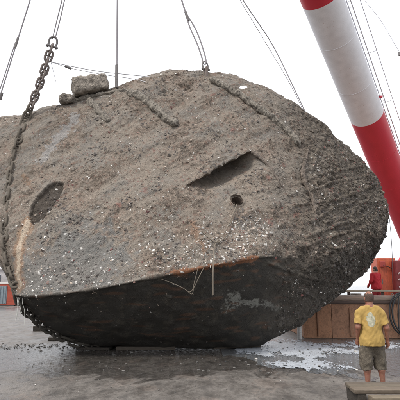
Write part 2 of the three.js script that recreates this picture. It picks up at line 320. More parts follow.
function cut(i, j, grow = 1) {
  const o = (i * NV + j) * 3, q = V(hullPos[o], hullPos[o + 1], hullPos[o + 2]); if (q.distanceTo(drain.p) < 0.17 * (grow > 1 ? 1.3 : 1)) return true;
  q.sub(cutAxis); const t = q.dot(slot), back = j > NF; q.addScaledVector(slot, -t); return t > 12 && Math.hypot(q.x / (back ? 0.3 : 0.15), q.y / (back ? 0.12 : 0.042)) < grow;
}
const hp = (i, j) => { const o = (i * NV + (j + NV) % NV) * 3; return V(hullPos[o], hullPos[o + 1], hullPos[o + 2]); };
const wreck = thing('boat_wreck', 'huge barnacle crusted steel boat wreck resting on its side on the deck', 'shipwreck', [0, 0, -15.5]);
const growthMap = tex(1024, 1024, (u, v) => {
  const a = tn(u, v, 22, 1), b = tn(u, v, 70, 3), c = tn(u, v, 190, 5);
  let s = 0.74 + 0.1 * a + 0.13 * b + 0.13 * c; s -= 0.34 * ss(0.35, 0.75, b * 0.6 + c * 0.7); s += 0.3 * ss(0.55, 0.85, tn(u, v, 110, 9) + 0.2 * c);
  s = sat(s); return [toS(s), toS(s * 0.985), toS(s * 0.965)];
}, true);
const growthBump = tex(1024, 1024, (u, v) => { const b = tn(u, v, 55, 3), c = tn(u, v, 130, 5), d = tn(u, v, 240, 8); return 0.5 + 0.22 * Math.abs(b) * 1.4 + 0.24 * c * Math.abs(b) + 0.14 * d; });
const growth = new THREE.MeshStandardMaterial({ vertexColors: true, map: growthMap, bumpMap: growthBump, bumpScale: 0.045, roughness: 0.82, side: THREE.DoubleSide });
{
  const idx = [];
  for (let i = 0; i < NU; i++) for (let j = 0; j < NV; j++) {
    const j2 = (j + 1) % NV; if (cut(i, j)) continue;
    const a = i * NV + j, b = a + NV, c = i * NV + j2, d = c + NV; idx.push(a, c, b, b, c, d);
  }
  const g = new THREE.BufferGeometry();
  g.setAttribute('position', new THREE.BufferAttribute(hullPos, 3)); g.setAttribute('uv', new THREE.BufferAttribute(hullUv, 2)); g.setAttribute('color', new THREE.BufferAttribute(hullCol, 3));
  // ends
  for (const i of [0, NU]) for (let j = 1; j + 1 < NV; j++) i ? idx.push(i * NV, i * NV + j, i * NV + j + 1) : idx.push(0, j + 1, j);
  g.setIndex(idx); g.computeVertexNormals();
  const na = g.attributes.normal; for (let k = 0; k < na.count; k++) hullN.push(0);
  var hullNormal = na.array;
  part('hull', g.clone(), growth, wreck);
}
const hn = (i, j) => { const o = (i * NV + (j + NV) % NV) * 3; return V(hullNormal[o], hullNormal[o + 1], hullNormal[o + 2]); };
const col = (i, j) => { const o = (i * NV + j) * 3; return [hullCol[o], hullCol[o + 1], hullCol[o + 2]]; };

{
  const g = new THREE.CylinderGeometry(0.175, 0.15, 0.6, 28, 8, true), e = new THREE.CircleGeometry(0.15, 24); e.rotateX(-Math.PI / 2); e.translate(0, -0.3, 0); g.translate(0, 0, 0);
  const m = mergeGeometries([g, e]), p = m.attributes.position; for (let k = 0; k < p.count; k++) { const d = 1 + 0.12 * n3(p.getX(k) * 14, p.getY(k) * 14, p.getZ(k) * 14); p.setXYZ(k, p.getX(k) * d, p.getY(k), p.getZ(k) * d); }
  m.computeVertexNormals(); m.applyQuaternion(new THREE.Quaternion().setFromUnitVectors(V(0, 1, 0), drain.n)); const c = drain.p.clone().addScaledVector(drain.n, -0.27); m.translate(c.x, c.y, c.z);
  part('drain_pipe', m, std(0.13, 0.1, 0.08, 0.85, { side: THREE.DoubleSide }), wreck);
}
// crusted pipes and ribs that stand off the plating
function crustTube(name, pts, r, off = 0.5, rough = 0.4, tint = [0.31, 0.28, 0.24]) {
  const cv = new THREE.CatmullRomCurve3(pts.map(([x, y]) => { const s = on(x, y); return s.p.clone().addScaledVector(s.n, r * off); }), false, 'centripetal');
  const len = cv.getLength(), g = new THREE.TubeGeometry(cv, Math.round(len / 0.03), r, 26, false), p = g.attributes.position, n = g.attributes.normal, c = new Float32Array(p.count * 3), uv = g.attributes.uv;
  for (let k = 0; k < p.count; k++) {
    const x = p.getX(k), y = p.getY(k), z = p.getZ(k), a = n3(x * 3, y * 3, z * 3), b = n3(x * 9, y * 9, z * 9), d = n3(x * 20, y * 20, z * 20 + 3), h = r * rough * (0.8 * a + 0.5 * b + 0.35 * d) - r * 0.9 * ss(0.92, 1, Math.abs(uv.getX(k) * 2 - 1));
    p.setXYZ(k, x + n.getX(k) * h, y + n.getY(k) * h, z + n.getZ(k) * h);
    const s = 1.0 * (1 + 0.3 * b - 0.6 * ss(0.3, 0.7, d + 0.3 * a)); c.set([tint[0] * s, tint[1] * s, tint[2] * s], k * 3);
    uv.setXY(k, uv.getX(k) * len / 2.6, uv.getY(k) * r * 6 / 2.6);
  }
  g.setAttribute('color', new THREE.BufferAttribute(c, 3)); g.computeVertexNormals();
  return part(name, g, growth, wreck);
}
crustTube('keel_pipe', [[208, 79], [222, 86], [240, 96], [262, 112], [286, 131], [300, 146]], 0.12, 0.25).userData.label = 'thick crusted pipe running along the top edge';
crustTube('rib', [[128, 92], [140, 97], [152, 106], [166, 118], [176, 126]], 0.14, 0.05);
crustTube('rib', [[88, 100], [98, 110], [110, 122]], 0.12, 0.0);
crustTube('rib', [[64, 101], [90, 97], [128, 91]], 0.08, 0.2, 0.5);
crustTube('frame_edge', [[252, 151], [266, 164], [282, 188]], 0.05, 0.2, 0.5, [0.24, 0.2, 0.17]);
crustTube('frame_edge', [[308, 150], [303, 176], [312, 200], [316, 222]], 0.07, 0.2, 0.6, [0.22, 0.18, 0.15]);
// lumpy box on top
{
  const lumpBox = (w, h, d, rad, amp, tone) => {
    const g = nets((x, y, z) => { const qx = Math.abs(x) - w / 2 + rad, qy = Math.abs(y) - h / 2 + rad, qz = Math.abs(z) - d / 2 + rad; return Math.hypot(Math.max(qx, 0), Math.max(qy, 0), Math.max(qz, 0)) + Math.min(0, Math.max(qx, qy, qz)) - rad - amp * (0.6 * n3(x * 3 + w, y * 3, z * 3) + 0.45 * Math.abs(n3(x * 8, y * 8 + w, z * 8)) + 0.25 * n3(x * 20, y * 20, z * 20)); }, [-w / 2 - 0.15, -h / 2 - 0.15, -d / 2 - 0.15], [w / 2 + 0.15, h / 2 + 0.15, d / 2 + 0.15], 0.022);
    const p = g.attributes.position, c = new Float32Array(p.count * 3); for (let k = 0; k < p.count; k++) { const x = p.getX(k), y = p.getY(k), z = p.getZ(k), s = tone * (1 + 0.3 * n3(x * 6, y * 6, z * 6) - 0.45 * ss(0.2, 0.7, n3(x * 15, y * 15, z * 15))); c.set([0.32 * s, 0.285 * s, 0.245 * s], k * 3); g.attributes.uv.setXY(k, x / 2.6 + 0.3, (y + z) / 2.6); }
    g.setAttribute('color', new THREE.BufferAttribute(c, 3)); return g; };
  const g = lumpBox(1.2, 0.57, 0.8, 0.1, 0.045, 1.3);
  g.rotateZ(0.27); g.rotateY(0.3); const q = P(90, 86.5, 16.1); g.translate(q.x, q.y, q.z);
  part('sea_chest', g, growth, wreck, 'blocky crusted box standing on the top edge');
  const st = lumpBox(0.5, 0.3, 0.5, 0.12, 0.07, 1), q2 = P(67, 100, 15.9); st.rotateZ(0.2); st.translate(q2.x, q2.y, q2.z);
  part('bracket', st, growth, wreck);
}
// shells and lumps of growth, far too many to count
{
  const shell = new THREE.ConeGeometry(1, 0.7, 7, 2); { const p = shell.attributes.position; for (let k = 0; k < p.count; k++) { const s = 1 + 0.25 * n3(p.getX(k) * 2, p.getY(k) * 2, p.getZ(k) * 2); p.setXYZ(k, p.getX(k) * s, p.getY(k), p.getZ(k) * s * 1.25); } shell.computeVertexNormals(); }
  const lump = new THREE.IcosahedronGeometry(1, 2); { const p = lump.attributes.position; for (let k = 0; k < p.count; k++) { const x = p.getX(k), y = p.getY(k), z = p.getZ(k), s = 1 + 0.35 * n3(x * 1.3, y * 1.3, z * 1.3) + 0.15 * n3(x * 3, y * 3, z * 3); p.setXYZ(k, x * s, y * s * 0.7, z * s); } lump.computeVertexNormals(); }
  const whitePts = [[188, 260, 1.0, 1], [245, 235, 0.8, 1.6], [258, 226, 0.7, 1.4], [225, 250, 0.7, 1.3], [45, 280, 1.0, 0.55], [100, 278, 1.3, 0.3], [40, 215, 0.7, 0.4], [60, 240, 1.2, 0.25], [205, 240, 0.6, 0.7], [150, 250, 1.2, 0.4], [320, 180, 1.0, 0.35]].map(([x, y, r, w]) => ({ p: on(x, y).p, r, w }));
  function scatter(name, geo, mat, count, accept, size, tint, sink) {
    const im = new THREE.InstancedMesh(geo, mat, count), m = new THREE.Matrix4(), q = new THREE.Quaternion(), sp = new THREE.Quaternion(), up = V(0, 1, 0); let k = 0, tries = 0;
    while (k < count && tries++ < count * 60) {
      const i = Math.floor(rr(2, NU - 2)), j = Math.floor(rr(0, NF)), p = hp(i, j); if (p.y < 0.2 || cut(i, j, 1.6)) continue;
      if (rnd() > accept(i, j, p)) continue;
      const n = hn(i, j), s = size(p); q.setFromUnitVectors(up, n); q.multiply(sp.setFromEuler(new THREE.Euler(rr(-0.5, 0.5), rr(0, 6.28), rr(-0.5, 0.5))));
      p.addScaledVector(n, -s * sink); p.z += 15.5;
      m.compose(p, q, V(s * rr(0.7, 1.3), s * rr(0.5, 1.2), s * rr(0.7, 1.3))); im.setMatrixAt(k, m);
      const c = tint(i, j); im.setColorAt(k, C(...c)); k++;
    }
    im.count = k; im.name = name; im.userData = { kind: 'stuff' }; shade(im); wreck.add(im); console.log(name, k);
  }
  const under = (j, i) => (vs[j] > 3 && fU(i) < 5.4 ? 1 : 0);
  const one = new THREE.MeshStandardMaterial({ color: 0xffffff, roughness: 0.75 });
  scatter('shells', shell, one, 3000, (i, j, p) => { let w = 0.02 + 0.1 * ss(0.2, 0.6, n3(p.x * 1.2 + 80, p.y * 1.2, p.z * 1.2)); for (const s of whitePts) { const r = p.distanceTo(s.p) / s.r; if (r < 1.5) w += s.w * 0.6 * Math.exp(-2.5 * r * r); } return w * (under(j, i) ? 0.12 : 1); },
    () => 0.012 + 0.036 * rnd() ** 2.5, () => { const t = rnd(), s = rr(0.28, 0.68); return t < 0.6 ? [s, s * 0.97, s * 0.92] : t < 0.9 ? [s * 0.7, s * 0.58, s * 0.48] : [0.2, 0.12, 0.1]; }, 0.1);
  scatter('small_shells', shell, one, 7000, (i, j, p) => (under(j, i) ? 0.03 : 1) * (0.25 + 0.6 * ss(-0.2, 0.5, n3(p.x * 1.3 + 5, p.y * 1.3, p.z * 1.3))), () => 0.006 + 0.009 * rnd(), () => { const q = rr(0.25, 0.5); return [q, q * 0.95, q * 0.87]; }, 0.1);
  scatter('growth_lumps', lump, one, 24000, (i, j, p) => { const w = 0.16 + 0.3 * ss(-0.1, 0.5, n3(p.x * 0.9 + 20, p.y * 0.9, p.z * 0.9)) + 0.75 * ss(4.8, 6, fU(i)); return w * (under(j, i) ? 0.15 : 1) * (fU(i) < 1.4 ? 0.35 : 1); },
    (p) => 0.011 + 0.03 * rnd() ** 3, (i, j) => { const c = col(i, j), s = rr(0.35, 0.95); return rnd() < 0.03 ? [0.22 * s, 0.09 * s, 0.08 * s] : [c[0] * s * 0.85, c[1] * s * 0.82, c[2] * s * 0.8]; }, 0.25);
  scatter('mussels', lump, one, 3200, (i, j, p) => (under(j, i) ? 0.05 : 1) * (fU(i) < 1.3 ? 0.15 : 1) * ss(0.25, 0.8, n3(p.x * 0.8 + 33, p.y * 0.8, p.z * 0.8) + 0.45 * n3(p.x * 4, p.y * 4, p.z * 4)), () => 0.014 + 0.03 * rnd() ** 2, () => { const s = rr(0.045, 0.11); return [s, s * 0.86, s * 0.78]; }, 0.3);
  scatter('oyster_clumps', lump, one, 950, (i, j, p) => 0.9 * ss(4.9, 6.2, fU(i)) + 0.03, () => 0.03 + 0.055 * rnd() ** 2, (i, j) => { const c = col(i, j), s = rr(0.6, 1.05); return [c[0] * s * 0.8, c[1] * s * 0.78, c[2] * s * 0.75]; }, 0.35);
}
// line and strap hanging from the knuckle
const ropeMat = std(0.2, 0.17, 0.135, 0.9, { bumpMap: grainTex, bumpScale: 0.004 });
{
  const top = on(237, 205), k1 = on(212, 262), off = (s, d) => s.p.clone().addScaledVector(s.n, d);
  const t = thing('frayed_rope', 'pale frayed rope tied through the drain hole and hanging off the knuckle edge', 'rope', [k1.p.x, k1.p.y, k1.p.z]);
  part('rope', tubeGeo([off(top, 0.02), off(on(232, 218), 0.07), off(on(224, 234), 0.08), off(on(214, 246), 0.08), off(k1, 0.12), P(213, 272, 12.45), P(213, 295, 12.5)], 0.017, 80), ropeMat, t);
  part('tail', tubeGeo([off(on(208, 262), 0.1), P(200, 275, 12.4), P(190, 292, 12.45), P(183, 288, 12.45), P(172, 283, 12.45), P(158, 278, 12.38)], 0.009, 60), ropeMat, t);
  part('tail', tubeGeo([P(198, 268, 12.36), P(194, 284, 12.42), P(192, 294, 12.44), P(186, 290, 12.44)], 0.009, 40), ropeMat, t);
  part('strand', tubeGeo([off(on(228, 236), 0.06), off(on(216, 244), 0.09), off(on(200, 232), 0.06)], 0.014, 40), ropeMat, t);
}

// ------------------------------------------------------------ rigging
const steel = std(0.25, 0.24, 0.25, 0.6, { map: grimeTex }), wireMat = std(0.26, 0.245, 0.26, 0.7);
const chainMat = std(0.3, 0.255, 0.245, 0.75, { map: grimeTex, bumpMap: grainTex, bumpScale: 0.006 }), chainMud = std(0.11, 0.1, 0.085, 0.8, { map: grimeTex, bumpMap: grainTex, bumpScale: 0.01 }), chainWet = std(0.22, 0.195, 0.165, 0.9, { map: grimeTex, bumpMap: grainTex, bumpScale: 0.01 });
function linkGeo(len, w, r) {
  const c = new THREE.CurvePath(), pts = [], a = w / 2, b = len / 2 - w / 2;
  for (let k = 0; k < 40; k++) { const t = k / 40 * Math.PI * 2; pts.push(V(Math.cos(t) * a, Math.sin(t) * a + (Math.sin(t) > 0 ? b : -b) * Math.min(1, Math.abs(Math.sin(t)) * 3), 0)); }
  const ring = new THREE.TubeGeometry(new THREE.CatmullRomCurve3(pts, true), 48, r, 8, true), stud = new THREE.CylinderGeometry(r * 0.8, r * 0.8, w, 8); stud.rotateZ(Math.PI / 2);
  return mergeGeometries([ring, stud]);
}
const link = linkGeo(0.385, 0.225, 0.037);
function shackleGeo(s) {
  const pts = []; for (let k = 0; k <= 16; k++) { const t = k / 16 * Math.PI; pts.push(V(Math.cos(t) * s * 0.5, Math.sin(t) * s * 0.65 + s * 0.3, 0)); }
  const bow = new THREE.TubeGeometry(new THREE.CatmullRomCurve3([V(s * 0.42, -s * 0.3, 0), ...pts, V(-s * 0.42, -s * 0.3, 0)]), 40, s * 0.13, 10, false);
  const pin = new THREE.CylinderGeometry(s * 0.12, s * 0.12, s * 1.5, 10); pin.rotateZ(Math.PI / 2); pin.translate(0, -s * 0.3, 0);
  const e1 = new THREE.CylinderGeometry(s * 0.22, s * 0.22, s * 0.22, 12); e1.rotateZ(Math.PI / 2); const e2 = e1.clone(); e1.translate(s * 0.5, -s * 0.3, 0); e2.translate(-s * 0.5, -s * 0.3, 0);
  return { bow, pin: mergeGeometries([pin, e1, e2]) };
}
function shackle(parent, at, dir, s, mat, roll = 0) {
  const g = shackleGeo(s), q = new THREE.Quaternion().setFromUnitVectors(V(0, 1, 0), dir.clone().normalize()); q.multiply(new THREE.Quaternion().setFromAxisAngle(V(0, 1, 0), roll));
  for (const k of ['bow', 'pin']) g[k].applyQuaternion(q).translate(at.x, at.y, at.z);
  const b = part('shackle', g.bow, mat, parent); part('pin', g.pin, mat, b); return b;
}
{
  const start = P(52, 46, 15.3), land = on(25, 121), pts = [start, P(39, 86, 15.45)];
  const surf = [[25, 121], [17, 142], [11, 170], [7, 200], [5, 232], [8, 260], [16, 288], [23, 303], [36, 318], [54, 333], [78, 345], [104, 349]];
  for (const [x, y] of surf) { const s = on(x, y); const q = hp(s.i, s.j).addScaledVector(s.n, y > 300 ? 0.05 : y < 150 ? 0.03 : -0.02); q.y = Math.max(0.12, q.y); pts.push(q); }
  const cv = new THREE.CatmullRomCurve3(pts, false, 'centripetal'), len = cv.getLength(), pitch = 0.245, n = Math.floor(len / pitch);
  const t = thing('lifting_chain', 'heavy stud link chain wrapped down round the stem of the wreck', 'chain', [land.p.x, land.p.y, land.p.z]);
  for (let k = 0; k < n; k++) {
    const u = (k + 0.5) * pitch / len, p = cv.getPointAt(u), d = cv.getTangentAt(u), q = new THREE.Quaternion().setFromUnitVectors(V(0, 1, 0), d);
    q.multiply(new THREE.Quaternion().setFromAxisAngle(V(0, 1, 0), (k % 2) * Math.PI / 2 + 0.25 + 0.12 * n3(k, 3, 1)));
    const m = shade(new THREE.Mesh(link, k < 9 ? chainMat : p.y < 1.7 ? chainMud : chainWet)); m.name = 'link'; m.position.copy(p).sub(land.p); m.quaternion.copy(q); t.add(m);
  }
  const up = P(62, 4, 15.1).sub(start);
  const w = thing('wire_sling', 'doubled wire rope sling shackled to the top of the stud link chain', 'sling', [start.x, start.y, start.z], 'wire slings holding the wreck');
  shackle(w, start.clone().addScaledVector(up.clone().normalize(), 0.06), up, 0.27, steel, 0.3);
  part('rope_leg', tubeGeo([P(52.5, 39, 15.28), P(57, 20, 15.2), P(62, 0, 15.1), P(78, -70, 14.8)], 0.02, 30), wireMat, w);
  part('rope_leg', tubeGeo([P(55, 39, 15.3), P(60, 20, 15.2), P(64.5, 0, 15.1), P(80, -70, 14.8)], 0.02, 30), wireMat, w);
}
{
  const b = P(0, 102, 14.2), t = thing('wire_sling', 'thin doubled wire sling slanting outside the stem, clear of the chain', 'sling', [b.x, b.y, b.z], 'wire slings holding the wreck');
  part('rope_leg', barGeo(P(-18, 154, 14.3), P(17, 42, 14.2), 0.02), wireMat, t);
  part('rope_leg', barGeo(P(-20, 150, 14.3), P(15.5, 42, 14.2), 0.016), wireMat, t);
  part('rope', barGeo(P(17, 42, 14.2), P(52, -70, 14.0), 0.022), wireMat, t);
  part('ferrule', barGeo(P(15, 48, 14.2), P(18, 38, 14.2), 0.038), steel, t);
  part('ferrule', barGeo(P(0, 100, 14.25), P(2, 93, 14.2), 0.045), steel, t);
}
{
  const e = on(117, 89), t = thing('wire_sling', 'single upright wire with a long sleeve ending beside the crusted box', 'sling', [e.p.x, e.p.y, e.p.z], 'wire slings holding the wreck');
  const d = 16.0, b = P(116.5, 88, d);
  part('rope', barGeo(P(116.8, 66, d), P(118, -80, d), 0.028), wireMat, t);
  part('sleeve', barGeo(b, P(116.8, 65, d), 0.055), steel, t);
}
{
  const d = 16.6, e = P(205.5, 71, d), t = thing('wire_sling', 'wire sling with an open loop shackled to the crest of the wreck', 'sling', [e.x, e.y, e.z], 'wire slings holding the wreck');
  shackle(t, P(205.5, 67.5, d), V(-0.15, 1, 0), 0.24, steel, 0.6);
  part('lifting_lug', boxGeo(0.1, 0.5, 0.3, e.x, e.y - 0.12, e.z, 0.4, 0.03), chainMat, t);
  part('rope_loop', tubeGeo([P(186, 14, d), P(189, 25, d), P(198, 46, d), P(202, 58, d), P(203.5, 63.5, d), P(205, 64.5, d), P(206, 62, d), P(204, 52, d), P(196, 30, d), P(189, 18, d), P(186, 14, d)], 0.026, 90), wireMat, t);
  part('ferrule', barGeo(P(188.5, 21, d), P(185.5, 12, d), 0.05), steel, t);
  part('rope', barGeo(P(186, 14, d), P(160, -70, d - 0.3), 0.03), wireMat, t);
}
{
  const d = 19, e = P(305, 116, d), t = thing('wire_sling', 'pair of thin wires running down behind the crest toward the crane side', 'sling', [e.x, e.y, e.z], 'wire slings holding the wreck');
  part('rope', tubeGeo([P(202, -70, d - 1), P(243, 0, d - 0.5), P(272, 44, d), P(292, 84, d), P(310, 122, d)], 0.022, 40), wireMat, t);
  part('rope', tubeGeo([P(200, -70, d - 1), P(240, 0, d - 0.5), P(264, 40, d), P(290, 84, d), P(309, 122, d)], 0.012, 40), wireMat, t);
}
{
  const a = P(51, 62, 15.35), t = thing('tag_line', 'thin pale line stretched from the chain across to the crest', 'rope', [a.x, a.y, a.z]), pale = std(0.5, 0.5, 0.52, 0.8);
  part('line', tubeGeo([a, P(70, 66, 15.5), P(100, 71.5, 15.9), P(142, 76, 16.4), on(158, 78).p], 0.016, 40, 6), pale, t);
  part('line', tubeGeo([a, P(70, 68, 15.5), P(100, 74, 15.9), P(134, 79, 16.3), on(146, 82).p], 0.012, 40, 6), pale, t);
  part('turnbuckle', barGeo(P(65, 66, 15.45), P(71, 68.5, 15.5), 0.045), steel, t);
  part('line_end', tubeGeo([a, P(53.5, 72, 15.4), P(56, 82, 15.4)], 0.009, 20, 6), pale, t);
}

// ------------------------------------------------------------ floating crane behind
{
  const p1 = P(322.3, 0, 20.6), p2 = P(367.7, 118, 26.2), dir = p2.clone().sub(p1), R = 0.93;
  const at = (t) => p1.clone().addScaledVector(dir, t), foot = at((p1.y - 0.9) / (p1.y - p2.y));
  const paintTex = tex(512, 512, (u, v) => { const s = 0.95 + 0.03 * tn(u, v, 5) + 0.025 * tn(u, v, 40, 3), k = ss(0.62, 0.8, tn(u, v, 30, 8) * 0.6 + tn(u, v, 90, 5) * 0.5); return [s * mix(1, 0.75, k), s * mix(1, 0.6, k), s * mix(1, 0.55, k)]; }, true);
  paintTex.repeat.set(2, 3); const redPaint = std(0.62, 0.03, 0.055, 0.5, { map: paintTex }), whitePaint = std(0.86, 0.86, 0.89, 0.5, { map: paintTex });
  const t = thing('crane_boom', 'huge red and white banded tubular crane boom leaning over the wreck', 'crane', [foot.x, 0.9, foot.z]);
  const seg = (a, b, m, l) => { const g = new THREE.CylinderGeometry(R, R, at(a).distanceTo(at(b)), 64, 1, true), d = at(a).sub(at(b)).normalize(); g.applyQuaternion(new THREE.Quaternion().setFromUnitVectors(V(0, 1, 0), d)); const c = at((a + b) / 2); g.translate(c.x, c.y, c.z); part('boom_band', g, m, t, l); };
  seg(-1.6, -0.02, redPaint, 'red painted upper band'); seg(-0.02, 0.965, whitePaint, 'white painted band'); seg(0.965, (p1.y - 0.9) / (p1.y - p2.y) - 0.12, redPaint, 'red painted lower band');
  // welds
  const ringAt = (u, m) => { const g = new THREE.TorusGeometry(R + 0.002, 0.012, 6, 64), d = dir.clone().normalize(); g.applyQuaternion(new THREE.Quaternion().setFromUnitVectors(V(0, 0, 1), d)); const c = at(u); g.translate(c.x, c.y, c.z); part('weld_seam', g, m, t); };
  ringAt(0.28, whitePaint); ringAt(0.66, whitePaint); ringAt(1.35, redPaint); ringAt(1.7, redPaint);
  // walkway rails and ladder on the outer side
  const dn = dir.clone().normalize(), view = at(0.5).sub(V(0, EYE, 0)).normalize(), side = dn.clone().cross(view).normalize(); if (side.x < 0) side.negate();
  const upv = side.clone().cross(dn).normalize(); if (upv.z > 0) upv.negate();
  const ladMat = std(0.66, 0.68, 0.74, 0.6), L = dir.length();
  const lad = new THREE.Group(); lad.name = 'ladder'; t.add(lad);
  const rail = (o, z, r, nm) => part(nm, barGeo(at(-1.5).addScaledVector(side, R + o).addScaledVector(upv, z), at(2.2).addScaledVector(side, R + o).addScaledVector(upv, z), r, r, 8), ladMat, lad);
  rail(0.04, 0.0, 0.025, 'stile'); rail(0.2, -0.3, 0.025, 'stile'); rail(0.62, 0.1, 0.018, 'handrail');
  for (let u = -0.6; u < 1.9; u += 0.045) part('rung', barGeo(at(u).addScaledVector(side, R + 0.04), at(u).addScaledVector(side, R + 0.2).addScaledVector(upv, -0.3), 0.012, 0.012, 6), ladMat, lad);
  for (let u = -0.4; u < 1.9; u += 0.44) { part('rail_post', barGeo(at(u).addScaledVector(side, R + 0.02), at(u + 0.02).addScaledVector(side, R + 0.64).addScaledVector(upv, 0.1), 0.018, 0.018, 6), ladMat, lad); }
  const fl = at(0.86).addScaledVector(side, R + 0.08); part('lamp', boxGeo(0.16, 0.16, 0.16, fl.x, fl.y, fl.z, 0.4, 0.03), redPaint, t);
  // heel bracket that carries the boom
  for (const s of [-1, 1]) part('heel_bracket', boxGeo(0.3, 2.6, 1.6, foot.x + s * 1.1, 2.2, foot.z, 0.1, 0.05), redPaint, t);
  part('heel_pin', barGeo(V(foot.x - 1.4, 2.6, foot.z), V(foot.x + 1.4, 2.6, foot.z), 0.25), steel, t);
  const b = P(391, 268, 34), e = P(470, 120, 36), bs = thing('crane_backstay', 'slanting red tubular strut behind the orange locker', 'crane strut', [b.x, 0.9, b.z]);
  part('tube', barGeo(V(b.x - 0.5, 0.9, b.z), e, 0.35, 0.35, 24), redPaint, bs); part('heel_plate', boxGeo(1.2, 0.08, 1.2, b.x - 0.5, 0.95, b.z, 0, 0.02), redPaint, bs);
  const c0 = P(400, 54, 24), cw = thing('luffing_wire', 'thin sagging cable beside the boom walkway, ending in a small block', 'cable', [c0.x, c0.y, c0.z]);
  part('wire', tubeGeo([P(346, -30, 22), P(366, 2, 22.6), P(379, 18, 23.2), P(400, 53, 24), P(440, 118, 25.5)], 0.012, 50, 6), ladMat, cw);
  part('block', boxGeo(0.16, 0.22, 0.12, c0.x, c0.y, c0.z, 0.3, 0.03), steel, cw);
}

